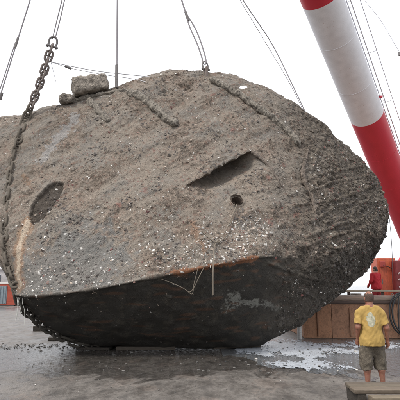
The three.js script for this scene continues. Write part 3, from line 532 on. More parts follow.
// ------------------------------------------------------------ rusty barge alongside
const BZ = -17.6, BX0 = G(303, 338).x;
const rust = (a, b, tone) => new THREE.MeshStandardMaterial({ color: C(a, b, tone), map: rustMap, roughness: 0.85, bumpMap: grainTex, bumpScale: 0.006 });
const rustMap = tex(512, 512, (u, v) => {
  const a = tn(u, v, 7, 2), b = tn(u, v, 26, 4), c = tn(u, v, 90, 6) ; let s = 0.78 + 0.12 * a + 0.12 * b + 0.1 * c; let r = [s, s * 0.97, s * 0.95];
  const d = ss(0.15, 0.75, b * 0.5 + c * 0.25 + 0.5 * a); r = r.map((q, k) => mix(q, [0.62, 0.48, 0.4][k], 0.55 * d));
  const p = ss(0.45, 0.7, a * 0.5 + c * 0.3 + tn(u, v, 16, 11) * 0.6); return r.map((q, k) => mix(q, [0.82, 0.8, 0.76][k], 0.5 * p));
}, true);
{
  const mats = [rust(0.52, 0.29, 0.175), rust(0.48, 0.275, 0.175), rust(0.56, 0.33, 0.21), rust(0.5, 0.31, 0.215)], dark = rust(0.16, 0.115, 0.1), pipeM = rust(0.46, 0.37, 0.31);
  const t = thing('rusty_barge', 'rust orange steel barge side moored behind the standing man', 'barge', [9, 0, BZ - 6]);
  part('core', boxGeo(13.6, 0.86, 12, BX0 + 6.85, 0.44, BZ - 6.06, 0, 0.02), mats[1], t);
  let x = BX0, k = 0;
  while (x < 15) { const w = [1.02, 1.22, 1.12, 1.3][k % 4], g = boxGeo(w - 0.012, 1.2, 0.045, x + w / 2, 0.605, BZ + 0.004 * (k % 3), 0, 0.008), uv = g.attributes.uv; for (let q = 0; q < uv.count; q++) uv.setXY(q, uv.getX(q) * 0.5 + k * 0.37, uv.getY(q) * 0.5 + k * 0.13); part('side_plate', g, mats[k % 4], t); x += w; k++; }
  for (let i = 0; i < 12; i++) part('stiffener', boxGeo(0.05, 0.98, 0.05, BX0 + 0.52 + i * 1.15, 0.56, BZ + 0.045, 0, 0.01), mats[(i + 1) % 4], t);
  part('rubbing_bar', barGeo(V(BX0 - 0.05, 1.23, BZ + 0.06), V(15.5, 1.23, BZ + 0.06), 0.045, 0.045, 12), dark, t);
  part('top_pipe', barGeo(V(BX0 + 0.1, 1.36, BZ - 0.1), V(15.5, 1.36, BZ - 0.1), 0.115, 0.115, 20), pipeM, t);
  for (let i = 0; i < 9; i++) part('pipe_collar', barGeo(V(BX0 + 0.9 + i * 1.45, 1.36, BZ - 0.1), V(BX0 + 1.0 + i * 1.45, 1.36, BZ - 0.1), 0.135, 0.135, 20), dark, t);
  const wp = thing('white_post', 'short white post at the end of the rusty barge side', 'post', [BX0 - 0.16, 0, BZ + 0.15]);
  part('pole', new THREE.CylinderGeometry(0.075, 0.08, 0.62, 16).translate(BX0 - 0.16, 0.31, BZ + 0.15), std(0.75, 0.76, 0.78, 0.6, { map: grimeTex }), wp);
  part('cap', new THREE.SphereGeometry(0.085, 16, 10).translate(BX0 - 0.16, 0.62, BZ + 0.15), std(0.7, 0.71, 0.73, 0.6), wp);
  // gear lying on the barge
  const pale = std(0.5, 0.46, 0.42, 0.8, { map: grimeTex }), brown = rust(0.3, 0.22, 0.18);
  const gear = (y, r, z, x0, x1, m, label) => { const q = thing('steel_pipe', label, 'pipe', [(x0 + x1) / 2, y - r, z]); const g = new THREE.CylinderGeometry(r, r, x1 - x0, 20, 1, true); g.rotateZ(Math.PI / 2); g.translate((x0 + x1) / 2, y, z); part('barrel', g, m, q); for (const s of [x0, x1]) { const e = new THREE.TorusGeometry(r - 0.012, 0.018, 8, 20); e.rotateY(Math.PI / 2); e.translate(s, y, z); part('rim', e, m, q); } };
  gear(1.0, 0.13, BZ - 0.55, 4.6, 9.5, brown, 'brown steel pipe lying lowest along the barge edge'); gear(1.36, 0.1, BZ - 0.85, 5.2, 12, pale, 'pale steel pipe on the rack above the brown pipe');
  const rk = thing('timber_rail', 'long pale plank rail along the barge in front of the orange locker', 'rail', [8.5, 0.87, BZ - 1.25]);
  part('plank', boxGeo(7.5, 0.07, 0.2, 9, 1.62, BZ - 1.25, 0, 0.012), std(0.55, 0.47, 0.38, 0.85, { map: grimeTex }), rk);
  for (let i = 0; i < 6; i++) part('leg', boxGeo(0.09, 0.72, 0.09, 5.7 + i * 1.3, 1.23, BZ - 1.25, 0, 0.01), dark, rk);
  for (const [px, w, h, c, l] of [[348, 0.5, 0.34, [0.45, 0.43, 0.42], 'small grey machinery box at the barge edge nearest the wreck'], [356, 0.34, 0.42, [0.3, 0.25, 0.22], 'small brown drum beside the grey machinery box']]) {
    const q = P(px, 296, 18.6), m = thing(w > 0.4 ? 'machinery_box' : 'oil_drum', l, w > 0.4 ? 'box' : 'drum', [q.x, 0.87, q.z]), mm = std(...c, 0.7, { map: grimeTex });
    if (w > 0.4) { part('casing', boxGeo(w, 0.56, 0.4, q.x, 1.15, q.z, 0.2, 0.03), mm, m); part('lid', boxGeo(w + 0.05, 0.05, 0.45, q.x, 1.457, q.z, 0.2, 0.015), mm, m); part('vent', boxGeo(0.2, 0.16, 0.02, q.x, 1.2, q.z + 0.22, 0.2, 0.005), dark, m); }
    else { part('barrel', new THREE.CylinderGeometry(0.2, 0.2, 0.66, 24).translate(q.x, 1.2, q.z), mm, m); for (const y of [0.98, 1.2, 1.42]) { const e = new THREE.TorusGeometry(0.203, 0.012, 6, 24); e.rotateX(Math.PI / 2); e.translate(q.x, y, q.z); part('hoop', e, mm, m); } }
  }
  // orange locker as the lit face, dark red box added as its shaded side
  const o0 = P(386, 275, 21.2), om = std(0.8, 0.17, 0.08, 0.5, { map: grimeTex }), ol = thing('orange_locker', 'bright orange steel locker standing on the barge beside its shaded side', 'locker', [o0.x, 0.87, o0.z]);
  part('cabinet', boxGeo(0.78, 2.12, 0.8, o0.x - 0.1, 1.93, o0.z, 0.0, 0.03), om, ol);
  part('door', boxGeo(0.62, 1.9, 0.03, o0.x - 0.1, 1.95, o0.z + 0.418, 0, 0.01), om, ol);
  part('handle', boxGeo(0.03, 0.2, 0.05, o0.x - 0.34, 2.0, o0.z + 0.45, 0, 0.01), steel, ol);
  part('cable_box', boxGeo(0.2, 0.24, 0.12, o0.x - 0.3, 2.72, o0.z + 0.49, 0, 0.02), std(0.35, 0.05, 0.04, 0.6), ol);
  part('cable', tubeGeo([V(o0.x - 0.3, 2.66, o0.z + 0.55), V(o0.x, 2.58, o0.z + 0.5), V(o0.x + 0.2, 2.35, o0.z + 0.48), V(o0.x + 0.28, 1.6, o0.z + 0.47)], 0.016, 30), std(0.04, 0.04, 0.04, 0.6), ol);
  const w0 = P(405, 275, 20.8), wm = std(0.3, 0.04, 0.045, 0.55, { map: grimeTex }), wl = thing('locker_shaded_side', 'dark red box added for the shaded side of the orange locker', 'shaded_side', [w0.x, 0.87, w0.z]);
  part('housing', boxGeo(1.15, 2.0, 0.9, w0.x, 1.87, w0.z, 0, 0.05), wm, wl);
  for (const y of [1.75, 2.05, 2.3]) part('pipework', tubeGeo([V(w0.x - 0.5, y, w0.z + 0.52), V(w0.x - 0.3, y + 0.12, w0.z + 0.56), V(w0.x - 0.1, y - 0.02, w0.z + 0.55), V(w0.x + 0.4, y + 0.05, w0.z + 0.52)], 0.03, 24), std(0.5, 0.4, 0.4, 0.6), wl);  // tubes and drum added over the whitish marks of that side
  part('drum', barGeo(V(w0.x - 0.45, 1.35, w0.z + 0.62), V(w0.x + 0.5, 1.35, w0.z + 0.62), 0.2, 0.2, 24), dark, wl);
  for (const s of [-0.47, 0.5]) part('drum_flange', barGeo(V(w0.x + s, 1.35, w0.z + 0.62), V(w0.x + s + 0.04, 1.35, w0.z + 0.62), 0.3, 0.3, 28), wm, wl);
  // hose hung over the side
  const hc = P(404, 314, 17.3), hz = BZ + 0.22, hm = std(0.03, 0.03, 0.032, 0.5), hs = thing('rubber_hose', 'black rubber hose hung in a big loop over the rusty barge side', 'hose', [hc.x, 0.5, hz]);
  for (let k = 0; k < 2; k++) { const r = [], cx = hc.x + 0.05 * k, rx = 0.47 - 0.03 * k, ry = 0.72 - 0.03 * k; for (let a = 0; a < 24; a++) { const q = a / 24 * 6.283; r.push(V(cx + Math.cos(q) * rx, hc.y + Math.sin(q) * ry, hz + 0.05 * k + 0.02 * Math.sin(q * 2))); } part('coil', tubeGeo(r, 0.032, 120, 10, true), hm, hs); }
  part('tie', tubeGeo([V(hc.x - 0.25, hc.y + 0.62, hz + 0.08), V(hc.x - 0.25, 1.55, BZ - 0.1), V(hc.x - 0.25, hc.y + 0.5, hz - 0.05)], 0.012, 20), ropeMat, hs);
  part('tail', tubeGeo([V(hc.x - 0.1, hc.y + 0.7, hz), V(hc.x - 0.16, hc.y + 0.1, hz + 0.04), V(hc.x - 0.12, 0.12, hz + 0.05), V(hc.x + 0.4, 0.035, hz + 0.3), V(hc.x + 1.2, 0.035, hz + 0.5)], 0.024, 50), hm, hs);
  const pc = P(396, 240, 24), pw = thing('guy_wire', 'thin dark wire hanging past the orange locker', 'cable', [pc.x, pc.y, pc.z]);
  part('wire', tubeGeo([P(388, 205, 23), P(391, 235, 22), P(392.5, 262, 20.6), P(393, 296, 18.8)], 0.012, 30, 6), hm, pw);
}

// ------------------------------------------------------------ far left: container and cabin
{
  const b = G(6, 306), red = std(0.5, 0.09, 0.05, 0.6, { map: grimeTex }), blue = std(0.3, 0.38, 0.45, 0.6, { map: grimeTex });
  const t = thing('cargo_container', 'low red container with pale blue panels at the far edge of the deck', 'container', [b.x - 2, 0, b.z]);
  const x1 = G(14, 306).x, z = b.z;
  part('body', boxGeo(7, 1.9, 2.4, x1 - 3.5, 1.0, z - 1.2, 0, 0.03), red, t);
  part('top_rail', boxGeo(7.1, 0.14, 2.5, x1 - 3.5, 2.03, z - 1.2, 0, 0.02), std(0.62, 0.6, 0.58, 0.7), t);
  for (let k = 0; k < 5; k++) { const pn = part('side_panel', boxGeo(0.98, 1.6, 0.06, x1 - 1.2 - k * 1.22, 1.0, z + 0.02, 0, 0.02), blue, t); for (let q = 0; q < 4; q++) part('corrugation', boxGeo(0.08, 1.5, 0.05, x1 - 1.55 - k * 1.22 + q * 0.24, 1.0, z + 0.07, 0, 0.015), blue, pn); }
  part('skid', boxGeo(7, 0.08, 0.2, x1 - 3.5, 0.04, z + 0.05, 0, 0.02), std(0.05, 0.05, 0.05), t);
  const c = thing('deck_cabin', 'pale grey cabin behind the red container', 'cabin', [x1 - 5, 0, z - 7]), cm = std(0.62, 0.62, 0.66, 0.7, { map: grimeTex });
  part('wall', boxGeo(6, 3.4, 3, x1 - 4.4, 1.7, z - 7, 0, 0.05), cm, c); part('roof', boxGeo(6.3, 0.12, 3.3, x1 - 4.4, 3.465, z - 7, 0, 0.03), cm, c);
  for (const k of [0, 1, 2]) part('window', boxGeo(0.8, 0.7, 0.06, x1 - 2.4 - k * 1.6, 2.5, z - 5.48, 0, 0.02), std(0.08, 0.09, 0.11, 0.15), c);
}

// ------------------------------------------------------------ timbers
const woodMap = tex(512, 512, (u, v) => { const g = tn(u * 0.25, v, 46, 2) * 0.5 + tn(u * 0.4, v, 110, 5) * 0.4, a = tn(u, v, 6, 7); const s = 0.78 + 0.14 * g + 0.12 * a - 0.25 * ss(0.45, 0.7, g + 0.2 * a); return [s, s * 0.97, s * 0.93]; }, true);
const wood = (r, g, b) => new THREE.MeshStandardMaterial({ color: C(r, g, b), map: woodMap, bumpMap: woodMap, bumpScale: 0.012, roughness: 0.8 });
function timber(name, w, h, d, x, y, z, turn, mat, parent) {
  const g = new RoundedBoxGeometry(w, h, d, 4, 0.016), p = g.attributes.position; for (let k = 0; k < p.count; k++) { const s = 0.008 * n3(p.getX(k) * 4 + x, p.getY(k) * 6, p.getZ(k) * 5 + z); p.setXYZ(k, p.getX(k), p.getY(k) + s, p.getZ(k) + s); }
  g.rotateY(turn); g.translate(x, y, z); return part(name, g, mat, parent);
}
{
  const dark = wood(0.07, 0.062, 0.054), mid = wood(0.12, 0.105, 0.09);
  const blocks = [[40, 331, 0.55, 0.2, 0.25, 'dark timber block lying under the stem, nearest the chain'], [62, 340, 0.9, 0.1, 0.3, 'flat dark timber under the bow beside the chain'], [94, 349.5, 1.0, 0.07, 0.3, 'dark timber beam under the wreck where the chain ends'], [146, 350, 1.7, 0.1, 0.32, 'long dark timber beam under the middle of the wreck'], [196, 348.5, 1.0, 0.1, 0.3, 'dark timber beam below the pale scar on the wreck'], [236, 348, 1.5, 0.13, 0.3, 'short dark timber at the puddle end of the keel blocks']];
  blocks.forEach(([px, py, w, h, d, label], k) => { const q = G(px, py), t = thing('keel_block', label, 'timber', [q.x, 0, q.z], 'timbers under the wreck'); timber('beam', w, h, d, q.x, h / 2 + 0.008, q.z, [0.3, 0.16, -0.14, 0.06, -0.1, 0.3][k], k % 2 ? mid : dark, t); timber('packer', w * 0.5, h * 0.6 , d * 0.7, q.x + 0.1, h * 0.32 + 0.01, q.z - d, 0.1, dark, t); });
  const l = wood(0.23, 0.2, 0.16), t = thing('timber_platform', 'weathered plank step on dark bearers in front of the standing man', 'platform', [3.6, 0, -8.2]);
  const a = G(354.5, 390, 0.26), x0 = a.x, zN = a.z, zF = G(356, 381.8, 0.26).z;
  const wds = [0.26, 0.24, zN - zF - 0.51]; let z = zN;
  for (let k = 0; k < 3; k++) { timber('plank', 1.9, 0.055, wds[k], x0 + 0.95 + 0.02 * k, 0.232, z - wds[k] / 2, 0, [wood(0.25, 0.21, 0.17), l, wood(0.22, 0.19, 0.16)][k], t); z -= wds[k] + 0.006; }
  timber('bearer', 0.14, 0.2, zN - zF - 0.05, x0 + 0.12, 0.102, (zN + zF) / 2, 0, dark, t); timber('bearer', 0.14, 0.2, zN - zF - 0.05, x0 + 1.7, 0.102, (zN + zF) / 2, 0, dark, t);
  const s = thing('timber_baulk', 'pale squared timber lying against the plank step', 'timber', [x0 + 1.1, 0, zN + 0.15]);
  timber('baulk', 1.7, 0.19, 0.24, x0 + 1.06, 0.1, zN + 0.08, 0.02, wood(0.3, 0.26, 0.2), s);
}
// shells, flakes and mud that fell on the deck
{
  const geo = new THREE.IcosahedronGeometry(1, 1); { const p = geo.attributes.position; for (let k = 0; k < p.count; k++) { const s = 1 + 0.4 * n3(p.getX(k) * 1.7, p.getY(k) * 1.7, p.getZ(k) * 1.7); p.setXYZ(k, p.getX(k) * s, p.getY(k) * s * 0.55, p.getZ(k) * s); } geo.computeVertexNormals(); }
  const n = 2300, im = new THREE.InstancedMesh(geo, std(1, 1, 1, 0.8), n), m = new THREE.Matrix4(), q = new THREE.Quaternion(); let k = 0;
  while (k < n) {
    const t = rnd(); let g;
    if (t < 0.35) { g = G(rr(-20, 130), 347 + 4 * (rnd() + rnd() - 1)); } else if (t < 0.5) g = G(rr(20, 270), rr(350, 372)); else if (t < 0.62) g = G(rr(0, 350), rr(352, 400)); else if (t < 0.8) g = G(rr(258, 360), rr(342, 376)); else g = V(rr(-6, 6), 0, rr(-16, -6.5));
    if (g.z < -17.3) continue;
    const s = 0.004 + (t < 0.5 || (t > 0.62 && t < 0.8) ? 0.026 : 0.009) * rnd() ** 4, w = rnd() < 0.05; q.setFromEuler(new THREE.Euler(0, rr(0, 6.28), 0));
    m.compose(V(g.x, s * 0.3 + 0.004 + (t > 0.6 && t < 0.8 ? 0.02 : 0), g.z), q, V(s * rr(0.7, 1.6), s * rr(0.6, 1.2), s * rr(0.7, 1.4))); im.setMatrixAt(k, m);
    const c = w ? rr(0.4, 0.7) : rr(0.05, 0.16); im.setColorAt(k, C(c, c * 0.95, c * 0.88)); k++;
  }
  im.name = 'deck_debris'; im.userData = { kind: 'stuff', label: 'dark flakes and broken shells scattered on the deck', category: 'debris' }; shade(im); scene.add(im);
}
// pale weed hanging from the stem
{
  const a = on(21, 300), t = thing('hanging_weed', 'pale stringy weed hanging off the stem foot of the wreck', 'weed', [a.p.x, a.p.y, a.p.z]), m = std(0.5, 0.5, 0.47, 0.8);
  for (let k = 0; k < 5; k++) { const x = 17 + k * 1.4, e = 312 + rr(0, 13); part('strand', tubeGeo([P(x, 297, 12.98), P(x + rr(-1.5, 1), 304, 12.95), P(x + rr(-2, 2), 310, 12.96), P(x + rr(-3, 3), e, 12.97)], rr(0.004, 0.008), 24, 6), m, t); }
}

// ------------------------------------------------------------ people
const smin = (a, b, k) => { const h = sat(0.5 + 0.5 * (b - a) / k); return mix(b, a, h) - k * h * (1 - h); };
const cap = (x, y, z, a, b, ra, rb) => { const dx = b[0] - a[0], dy = b[1] - a[1], dz = b[2] - a[2], t = sat(((x - a[0]) * dx + (y - a[1]) * dy + (z - a[2]) * dz) / (dx * dx + dy * dy + dz * dz + 1e-9)); return Math.hypot(x - a[0] - dx * t, y - a[1] - dy * t, z - a[2] - dz * t) - mix(ra, rb, t); };
const ell = (x, y, z, c, r) => { const k0 = Math.hypot((x - c[0]) / r[0], (y - c[1]) / r[1], (z - c[2]) / r[2]), k1 = Math.hypot((x - c[0]) / r[0] ** 2, (y - c[1]) / r[1] ** 2, (z - c[2]) / r[2] ** 2); return k0 * (k0 - 1) / Math.max(k1, 1e-6); };
function nets(f, lo, hi, h) {                                          // surface nets over a box
  const n = [0, 1, 2].map((k) => Math.ceil((hi[k] - lo[k]) / h) + 1), [nx, ny, nz] = n, val = new Float32Array(nx * ny * nz);
  for (let k = 0; k < nz; k++) for (let j = 0; j < ny; j++) for (let i = 0; i < nx; i++) val[(k * ny + j) * nx + i] = f(lo[0] + i * h, lo[1] + j * h, lo[2] + k * h);
  const id = new Int32Array(nx * ny * nz).fill(-1), pos = [], idx = [], E = [[0, 1], [2, 3], [4, 5], [6, 7], [0, 2], [1, 3], [4, 6], [5, 7], [0, 4], [1, 5], [2, 6], [3, 7]];
  const at = (i, j, k) => (k * ny + j) * nx + i;
  for (let k = 0; k < nz - 1; k++) for (let j = 0; j < ny - 1; j++) for (let i = 0; i < nx - 1; i++) {
    const v = []; let neg = 0; for (let c = 0; c < 8; c++) { const q = val[at(i + (c & 1), j + ((c >> 1) & 1), k + (c >> 2))]; v.push(q); if (q < 0) neg++; }
    if (!neg || neg === 8) continue;
    let x = 0, y = 0, z = 0, m = 0; for (const [a, b] of E) if ((v[a] < 0) !== (v[b] < 0)) { const t = v[a] / (v[a] - v[b]); x += mix(a & 1, b & 1, t); y += mix((a >> 1) & 1, (b >> 1) & 1, t); z += mix(a >> 2, b >> 2, t); m++; }
    id[at(i, j, k)] = pos.length / 3; pos.push(lo[0] + (i + x / m) * h, lo[1] + (j + y / m) * h, lo[2] + (k + z / m) * h);
  }
  const quad = (a, b, c, d, flip) => { if (a < 0 || b < 0 || c < 0 || d < 0) return; flip ? idx.push(a, c, b, a, d, c) : idx.push(a, b, c, a, c, d); };
  for (let k = 1; k < nz - 1; k++) for (let j = 1; j < ny - 1; j++) for (let i = 1; i < nx - 1; i++) {
    const s = val[at(i, j, k)] < 0;
    if (s !== val[at(i + 1, j, k)] < 0) quad(id[at(i, j - 1, k - 1)], id[at(i, j, k - 1)], id[at(i, j, k)], id[at(i, j - 1, k)], !s);
    if (s !== val[at(i, j + 1, k)] < 0) quad(id[at(i - 1, j, k - 1)], id[at(i - 1, j, k)], id[at(i, j, k)], id[at(i, j, k - 1)], !s);
    if (s !== val[at(i, j, k + 1)] < 0) quad(id[at(i - 1, j - 1, k)], id[at(i, j - 1, k)], id[at(i, j, k)], id[at(i - 1, j, k)], !s);
  }
  const g = new THREE.BufferGeometry(); g.setAttribute('position', new THREE.Float32BufferAttribute(pos, 3)); g.setIndex(idx); g.computeVertexNormals();
  g.setAttribute('uv', new THREE.Float32BufferAttribute(new Float32Array(pos.length / 3 * 2), 2)); const uv = g.attributes.uv; for (let q = 0; q < uv.count; q++) uv.setXY(q, pos[q * 3] * 3, pos[q * 3 + 1] * 3);
  return g;
}
// a figure faces -z, feet on y = 0; J holds the joints
function headField(J) { const [hx, hy, hz] = J.head, t = J.turn ?? 0, ct = Math.cos(t), sn = Math.sin(t);
  return (X, Y, Z) => { const dx = X - hx, dz = Z - hz, x = dx * ct - dz * sn, z = dx * sn + dz * ct, y = Y - hy; let d = ell(x, y, z, [0, 0.025, 0.01], [0.078, 0.1, 0.098]);
    d = smin(d, ell(x, y, z, [0, -0.05, -0.035], [0.06, 0.075, 0.07]), 0.04); d = smin(d, cap(x, y, z, [0, -0.005, -0.09], [0, -0.035, -0.112], 0.011, 0.015), 0.015);
    d = smin(d, ell(x, y, z, [0, -0.072, -0.088], [0.026, 0.012, 0.014]), 0.012); for (const s of [-1, 1]) { d = smin(d, ell(x, y, z, [s * 0.083, -0.01, 0.012], [0.012, 0.033, 0.022]), 0.012); d = Math.max(d, -ell(x, y, z, [s * 0.032, 0.012, -0.1], [0.016, 0.01, 0.014])); d = smin(d, ell(x, y, z, [s * 0.032, 0.011, -0.084], [0.012, 0.011, 0.012]), 0.004); }
    d = smin(d, cap(X, Y, Z, [hx, hy - 0.06, hz + 0.025], J.neck, 0.058, 0.064), 0.04); return d; }; }
function handGeo(w, dir, side) {                                       // palm, four fingers, thumb; relaxed
  const d = V(...dir).normalize(), a = V(0, 0, 1).cross(d).normalize(), f = d.clone().cross(a).normalize(), L = (q, r, t) => { const p = V(...w).addScaledVector(d, q).addScaledVector(f, r).addScaledVector(a, t); return [p.x, p.y, p.z]; };
  const bones = [[L(0, 0, 0), L(0.085, 0, side * 0.006), 0.03, 0.032], [L(0.02, -0.01, 0), L(0.085, -0.026, 0), 0.022, 0.018], [L(0.02, 0.01, 0), L(0.085, 0.026, 0), 0.022, 0.018]];
  [[-0.03, 0.062], [-0.01, 0.074], [0.01, 0.07], [0.03, 0.055]].forEach(([o, l]) => { bones.push([L(0.08, o, 0), L(0.08 + l * 0.5, o * 1.08, -side * 0.008), 0.0095, 0.009], [L(0.08 + l * 0.5, o * 1.08, -side * 0.008), L(0.08 + l * 0.95, o * 1.08, -side * 0.032), 0.009, 0.0075]); });
  bones.push([L(0.02, -0.024, 0), L(0.055, -0.048, -side * 0.012), 0.014, 0.011], [L(0.055, -0.048, -side * 0.012), L(0.085, -0.05, -side * 0.03), 0.011, 0.009]);
  const field = (x, y, z) => { let r = 1; bones.forEach((b, k) => { const q = cap(x, y, z, b[0], b[1], b[2], b[3]); r = k < 3 ? smin(r, q, 0.015) : smin(r, q, 0.005); }); return r; };
  const lo = [0, 1, 2].map((k) => Math.min(...bones.flatMap((b) => [b[0][k], b[1][k]])) - 0.045), hi = [0, 1, 2].map((k) => Math.max(...bones.flatMap((b) => [b[0][k], b[1][k]])) + 0.045);
  return nets(field, lo, hi, 0.0038);
}
const clothMap = tex(256, 256, (u, v) => { const q = 0.8 + 0.22 * tn(u, v, 22, 2) + 0.18 * tn(u, v, 60, 4); return [q, q * 0.99, q * 0.97]; }, true);
const skinMap = tex(256, 256, (u, v) => { const q = 0.92 + 0.1 * tn(u, v, 12, 2) + 0.06 * tn(u, v, 70, 4), k = 0.08 * tn(u, v, 5, 9); return [q, q * (0.97 - k), q * (0.96 - k)]; }, true);
const clothBump = tex(256, 256, (u, v) => 0.5 + 0.3 * tn(u, v, 60, 3) + 0.2 * tn(u, v, 14, 6));
function person(label, at, J, look) {
  const t = thing('person', label, 'person', at), add = (name, g, mat, par = t) => { const m = shade(new THREE.Mesh(g, mat)); m.name = name; par.add(m); return m; };
  const skin = std(...look.skin, 0.6, { map: skinMap }), cloth = (c) => std(...c, 0.9, { bumpMap: clothBump, bumpScale: 0.004 });
  const arms = (x, y, z, g, from = 0) => { let d = 1; for (const s of ['L', 'R']) { d = Math.min(d, smin(cap(x, y, z, J['sh' + s], J['el' + s], 0.056 + g, 0.046 + g), cap(x, y, z, J['el' + s], J['wr' + s], 0.046 + g, 0.029 + g), 0.03)); } return d; };
  const legs = (x, y, z, g) => { let d = 1; for (const s of ['L', 'R']) { const k = J['kn' + s], a = J['an' + s], m = [mix(k[0], a[0], 0.3), mix(k[1], a[1], 0.3), mix(k[2], a[2], 0.3) + 0.02]; let q = smin(cap(x, y, z, J['hi' + s], k, 0.088 + g, 0.06 + g), cap(x, y, z, k, m, 0.054 + g, 0.062 + g), 0.05); q = smin(q, cap(x, y, z, m, a, 0.06 + g, 0.038 + g), 0.04); d = Math.min(d, q); } return d; };
  const torso = (x, y, z, g) => { const b = J.belly ?? 0.03; let d = ell(x, y, z, J.chest, [0.185 + g, 0.25 + g, 0.12 + g]); d = smin(d, ell(x, y, z, J.waist, [0.175 + g, 0.2 + g, 0.125 + b + g]), 0.1); d = smin(d, ell(x, y, z, J.pelvis, [0.178 + g, 0.15 + g, 0.13 + g]), 0.08); for (const s of ['L', 'R']) d = smin(d, cap(x, y, z, J['sh' + s], [J.neck[0] * 0.6 + J['sh' + s][0] * 0.4, J.neck[1] - 0.03, J.neck[2]], 0.066 + g, 0.055 + g), 0.06); return d; };
  // body: one surface
  const body = nets((x, y, z) => { let d = smin(torso(x, y, z, -0.012), arms(x, y, z, 0), 0.04); d = smin(d, legs(x, y, z, 0), 0.04); return smin(d, cap(x, y, z, J.neck, [J.neck[0], J.neck[1] - 0.1, J.neck[2]], 0.062, 0.07), 0.05); }, [-0.5, 0.02, -0.5], [0.5, 1.62, 0.35], 0.013);
  const hf = headField(J), h = J.head, head = nets(hf, [h[0] - 0.14, h[1] - 0.2, h[2] - 0.17], [h[0] + 0.14, h[1] + 0.16, h[2] + 0.16], 0.005);
  const hands = ['L', 'R'].map((s) => handGeo(J['wr' + s], J['hd' + s] ?? V(...J['wr' + s]).sub(V(...J['el' + s])).toArray(), s === 'L' ? -1 : 1));
  add('body', mergeGeometries([body, head, ...hands]), skin);
  // hair: short, thin on the crown
  add('hair', nets((x, y, z) => { const d = hf(x, y, z) - 0.006 + 0.004 * n3(x * 70, y * 70, z * 70); const ty = y - h[1], tz = z - h[2]; const lower = -0.055 - ty + 0.35 * Math.max(0, -tz), crown = look.bald ? ty - 0.085 + 0.015 * n3(x * 25, y * 25, z * 25) : -1, face = -0.055 - tz; return Math.max(d, lower, crown, face, Math.abs(x - h[0]) > 0.081 && ty < 0.025 ? 0.01 : -1); }, [h[0] - 0.13, h[1] - 0.12, h[2] - 0.16], [h[0] + 0.13, h[1] + 0.15, h[2] + 0.14], 0.005), std(...look.hair, 0.85));
  // shirt
  const fold = (x, y, z) => 0.011 * n3(x * 6 + y * 3, y * 3.5 + 3, z * 6) + 0.005 * n3(x * 15 - y * 5, y * 9, z * 15);
  const sl = look.sleeve ?? 0.78, shirtF = (x, y, z) => {
    let d = torso(x, y, z, 0.014); d = smin(d, ell(x, y, z, [J.pelvis[0], J.hem + 0.06, J.pelvis[2]], [0.222, 0.24, 0.182]), 0.08);
    for (const s of ['L', 'R']) { const a = J['sh' + s], e = J['el' + s], m = [mix(a[0], e[0], sl), mix(a[1], e[1], sl), mix(a[2], e[2], sl)], ax = V(e[0] - a[0], e[1] - a[1], e[2] - a[2]).normalize(), q = Math.max(cap(x, y, z, a, e, 0.07, 0.078), (x - m[0]) * ax.x + (y - m[1]) * ax.y + (z - m[2]) * ax.z); d = smin(d, look.long ? cap(x, y, z, a, e, 0.074, 0.062) : q, 0.03); if (look.long) d = smin(d, cap(x, y, z, e, J['wr' + s], 0.062, 0.05), 0.02); }
    d += fold(x, y, z); const nk = Math.hypot((x - J.neck[0]) / 1, (z - J.neck[2] + 0.02)) - 0.078; d = Math.max(d, y - (J.neck[1] + 0.004) - 0.25 * Math.max(0, z - J.neck[2]), J.hem + 0.006 * n3(x * 9, 1, z * 9) - y);
    return d; };
  const shirt = add('shirt', nets(shirtF, [-0.5, J.hem - 0.06, -0.5], [0.5, J.neck[1] + 0.06, 0.35], 0.0105), cloth(look.shirt));
  // trousers or shorts
  const pants = nets((x, y, z) => { let d = ell(x, y, z, J.pelvis, [0.192, 0.17, 0.148]); for (const s of ['L', 'R']) { const a = J['hi' + s], k = J['kn' + s], n = J['an' + s], w = look.wide ?? 0.03; d = smin(d, cap(x, y, z, a, k, 0.092 + w * 0.6, 0.07 + w), 0.05); d = smin(d, cap(x, y, z, k, n, 0.07 + w, 0.055 + w), 0.04); d = smin(d, ell(x, y, z, [k[0] + (s === 'L' ? -0.085 : 0.085), k[1] + 0.12, k[2]], [0.026, 0.075, 0.07]), 0.02); } d += 1.3 * fold(x, y + 5, z); return Math.max(d, y - J.pelvis[1] - 0.12, J.leg - y + 0.008 * n3(x * 8, 2, z * 8)); }, [-0.45, J.leg - 0.05, -0.45], [0.45, J.pelvis[1] + 0.16, 0.4], 0.0115);
  add('shorts', pants, Object.assign(cloth(look.pants), { map: clothMap })).name = look.pantsName;
  for (const s of ['L', 'R']) { const a = J['an' + s], q = s === 'L' ? -0.02 : 0.02; const m = add('shoe', nets((x, y, z) => { let d = smin(cap(x, y, z, [a[0], 0.05, a[2] + 0.02], [a[0] + q, 0.04, a[2] - 0.17], 0.05, 0.042), cap(x, y, z, [a[0], 0.06, a[2]], [a[0], 0.12, a[2]], 0.05, 0.05), 0.04); return Math.max(d, 0.002 - y); }, [a[0] - 0.12, -0.02, a[2] - 0.28], [a[0] + 0.12, 0.2, a[2] + 0.13], 0.008), std(...look.shoe, 0.8)); }
  return { t, shirt, shirtF };
}
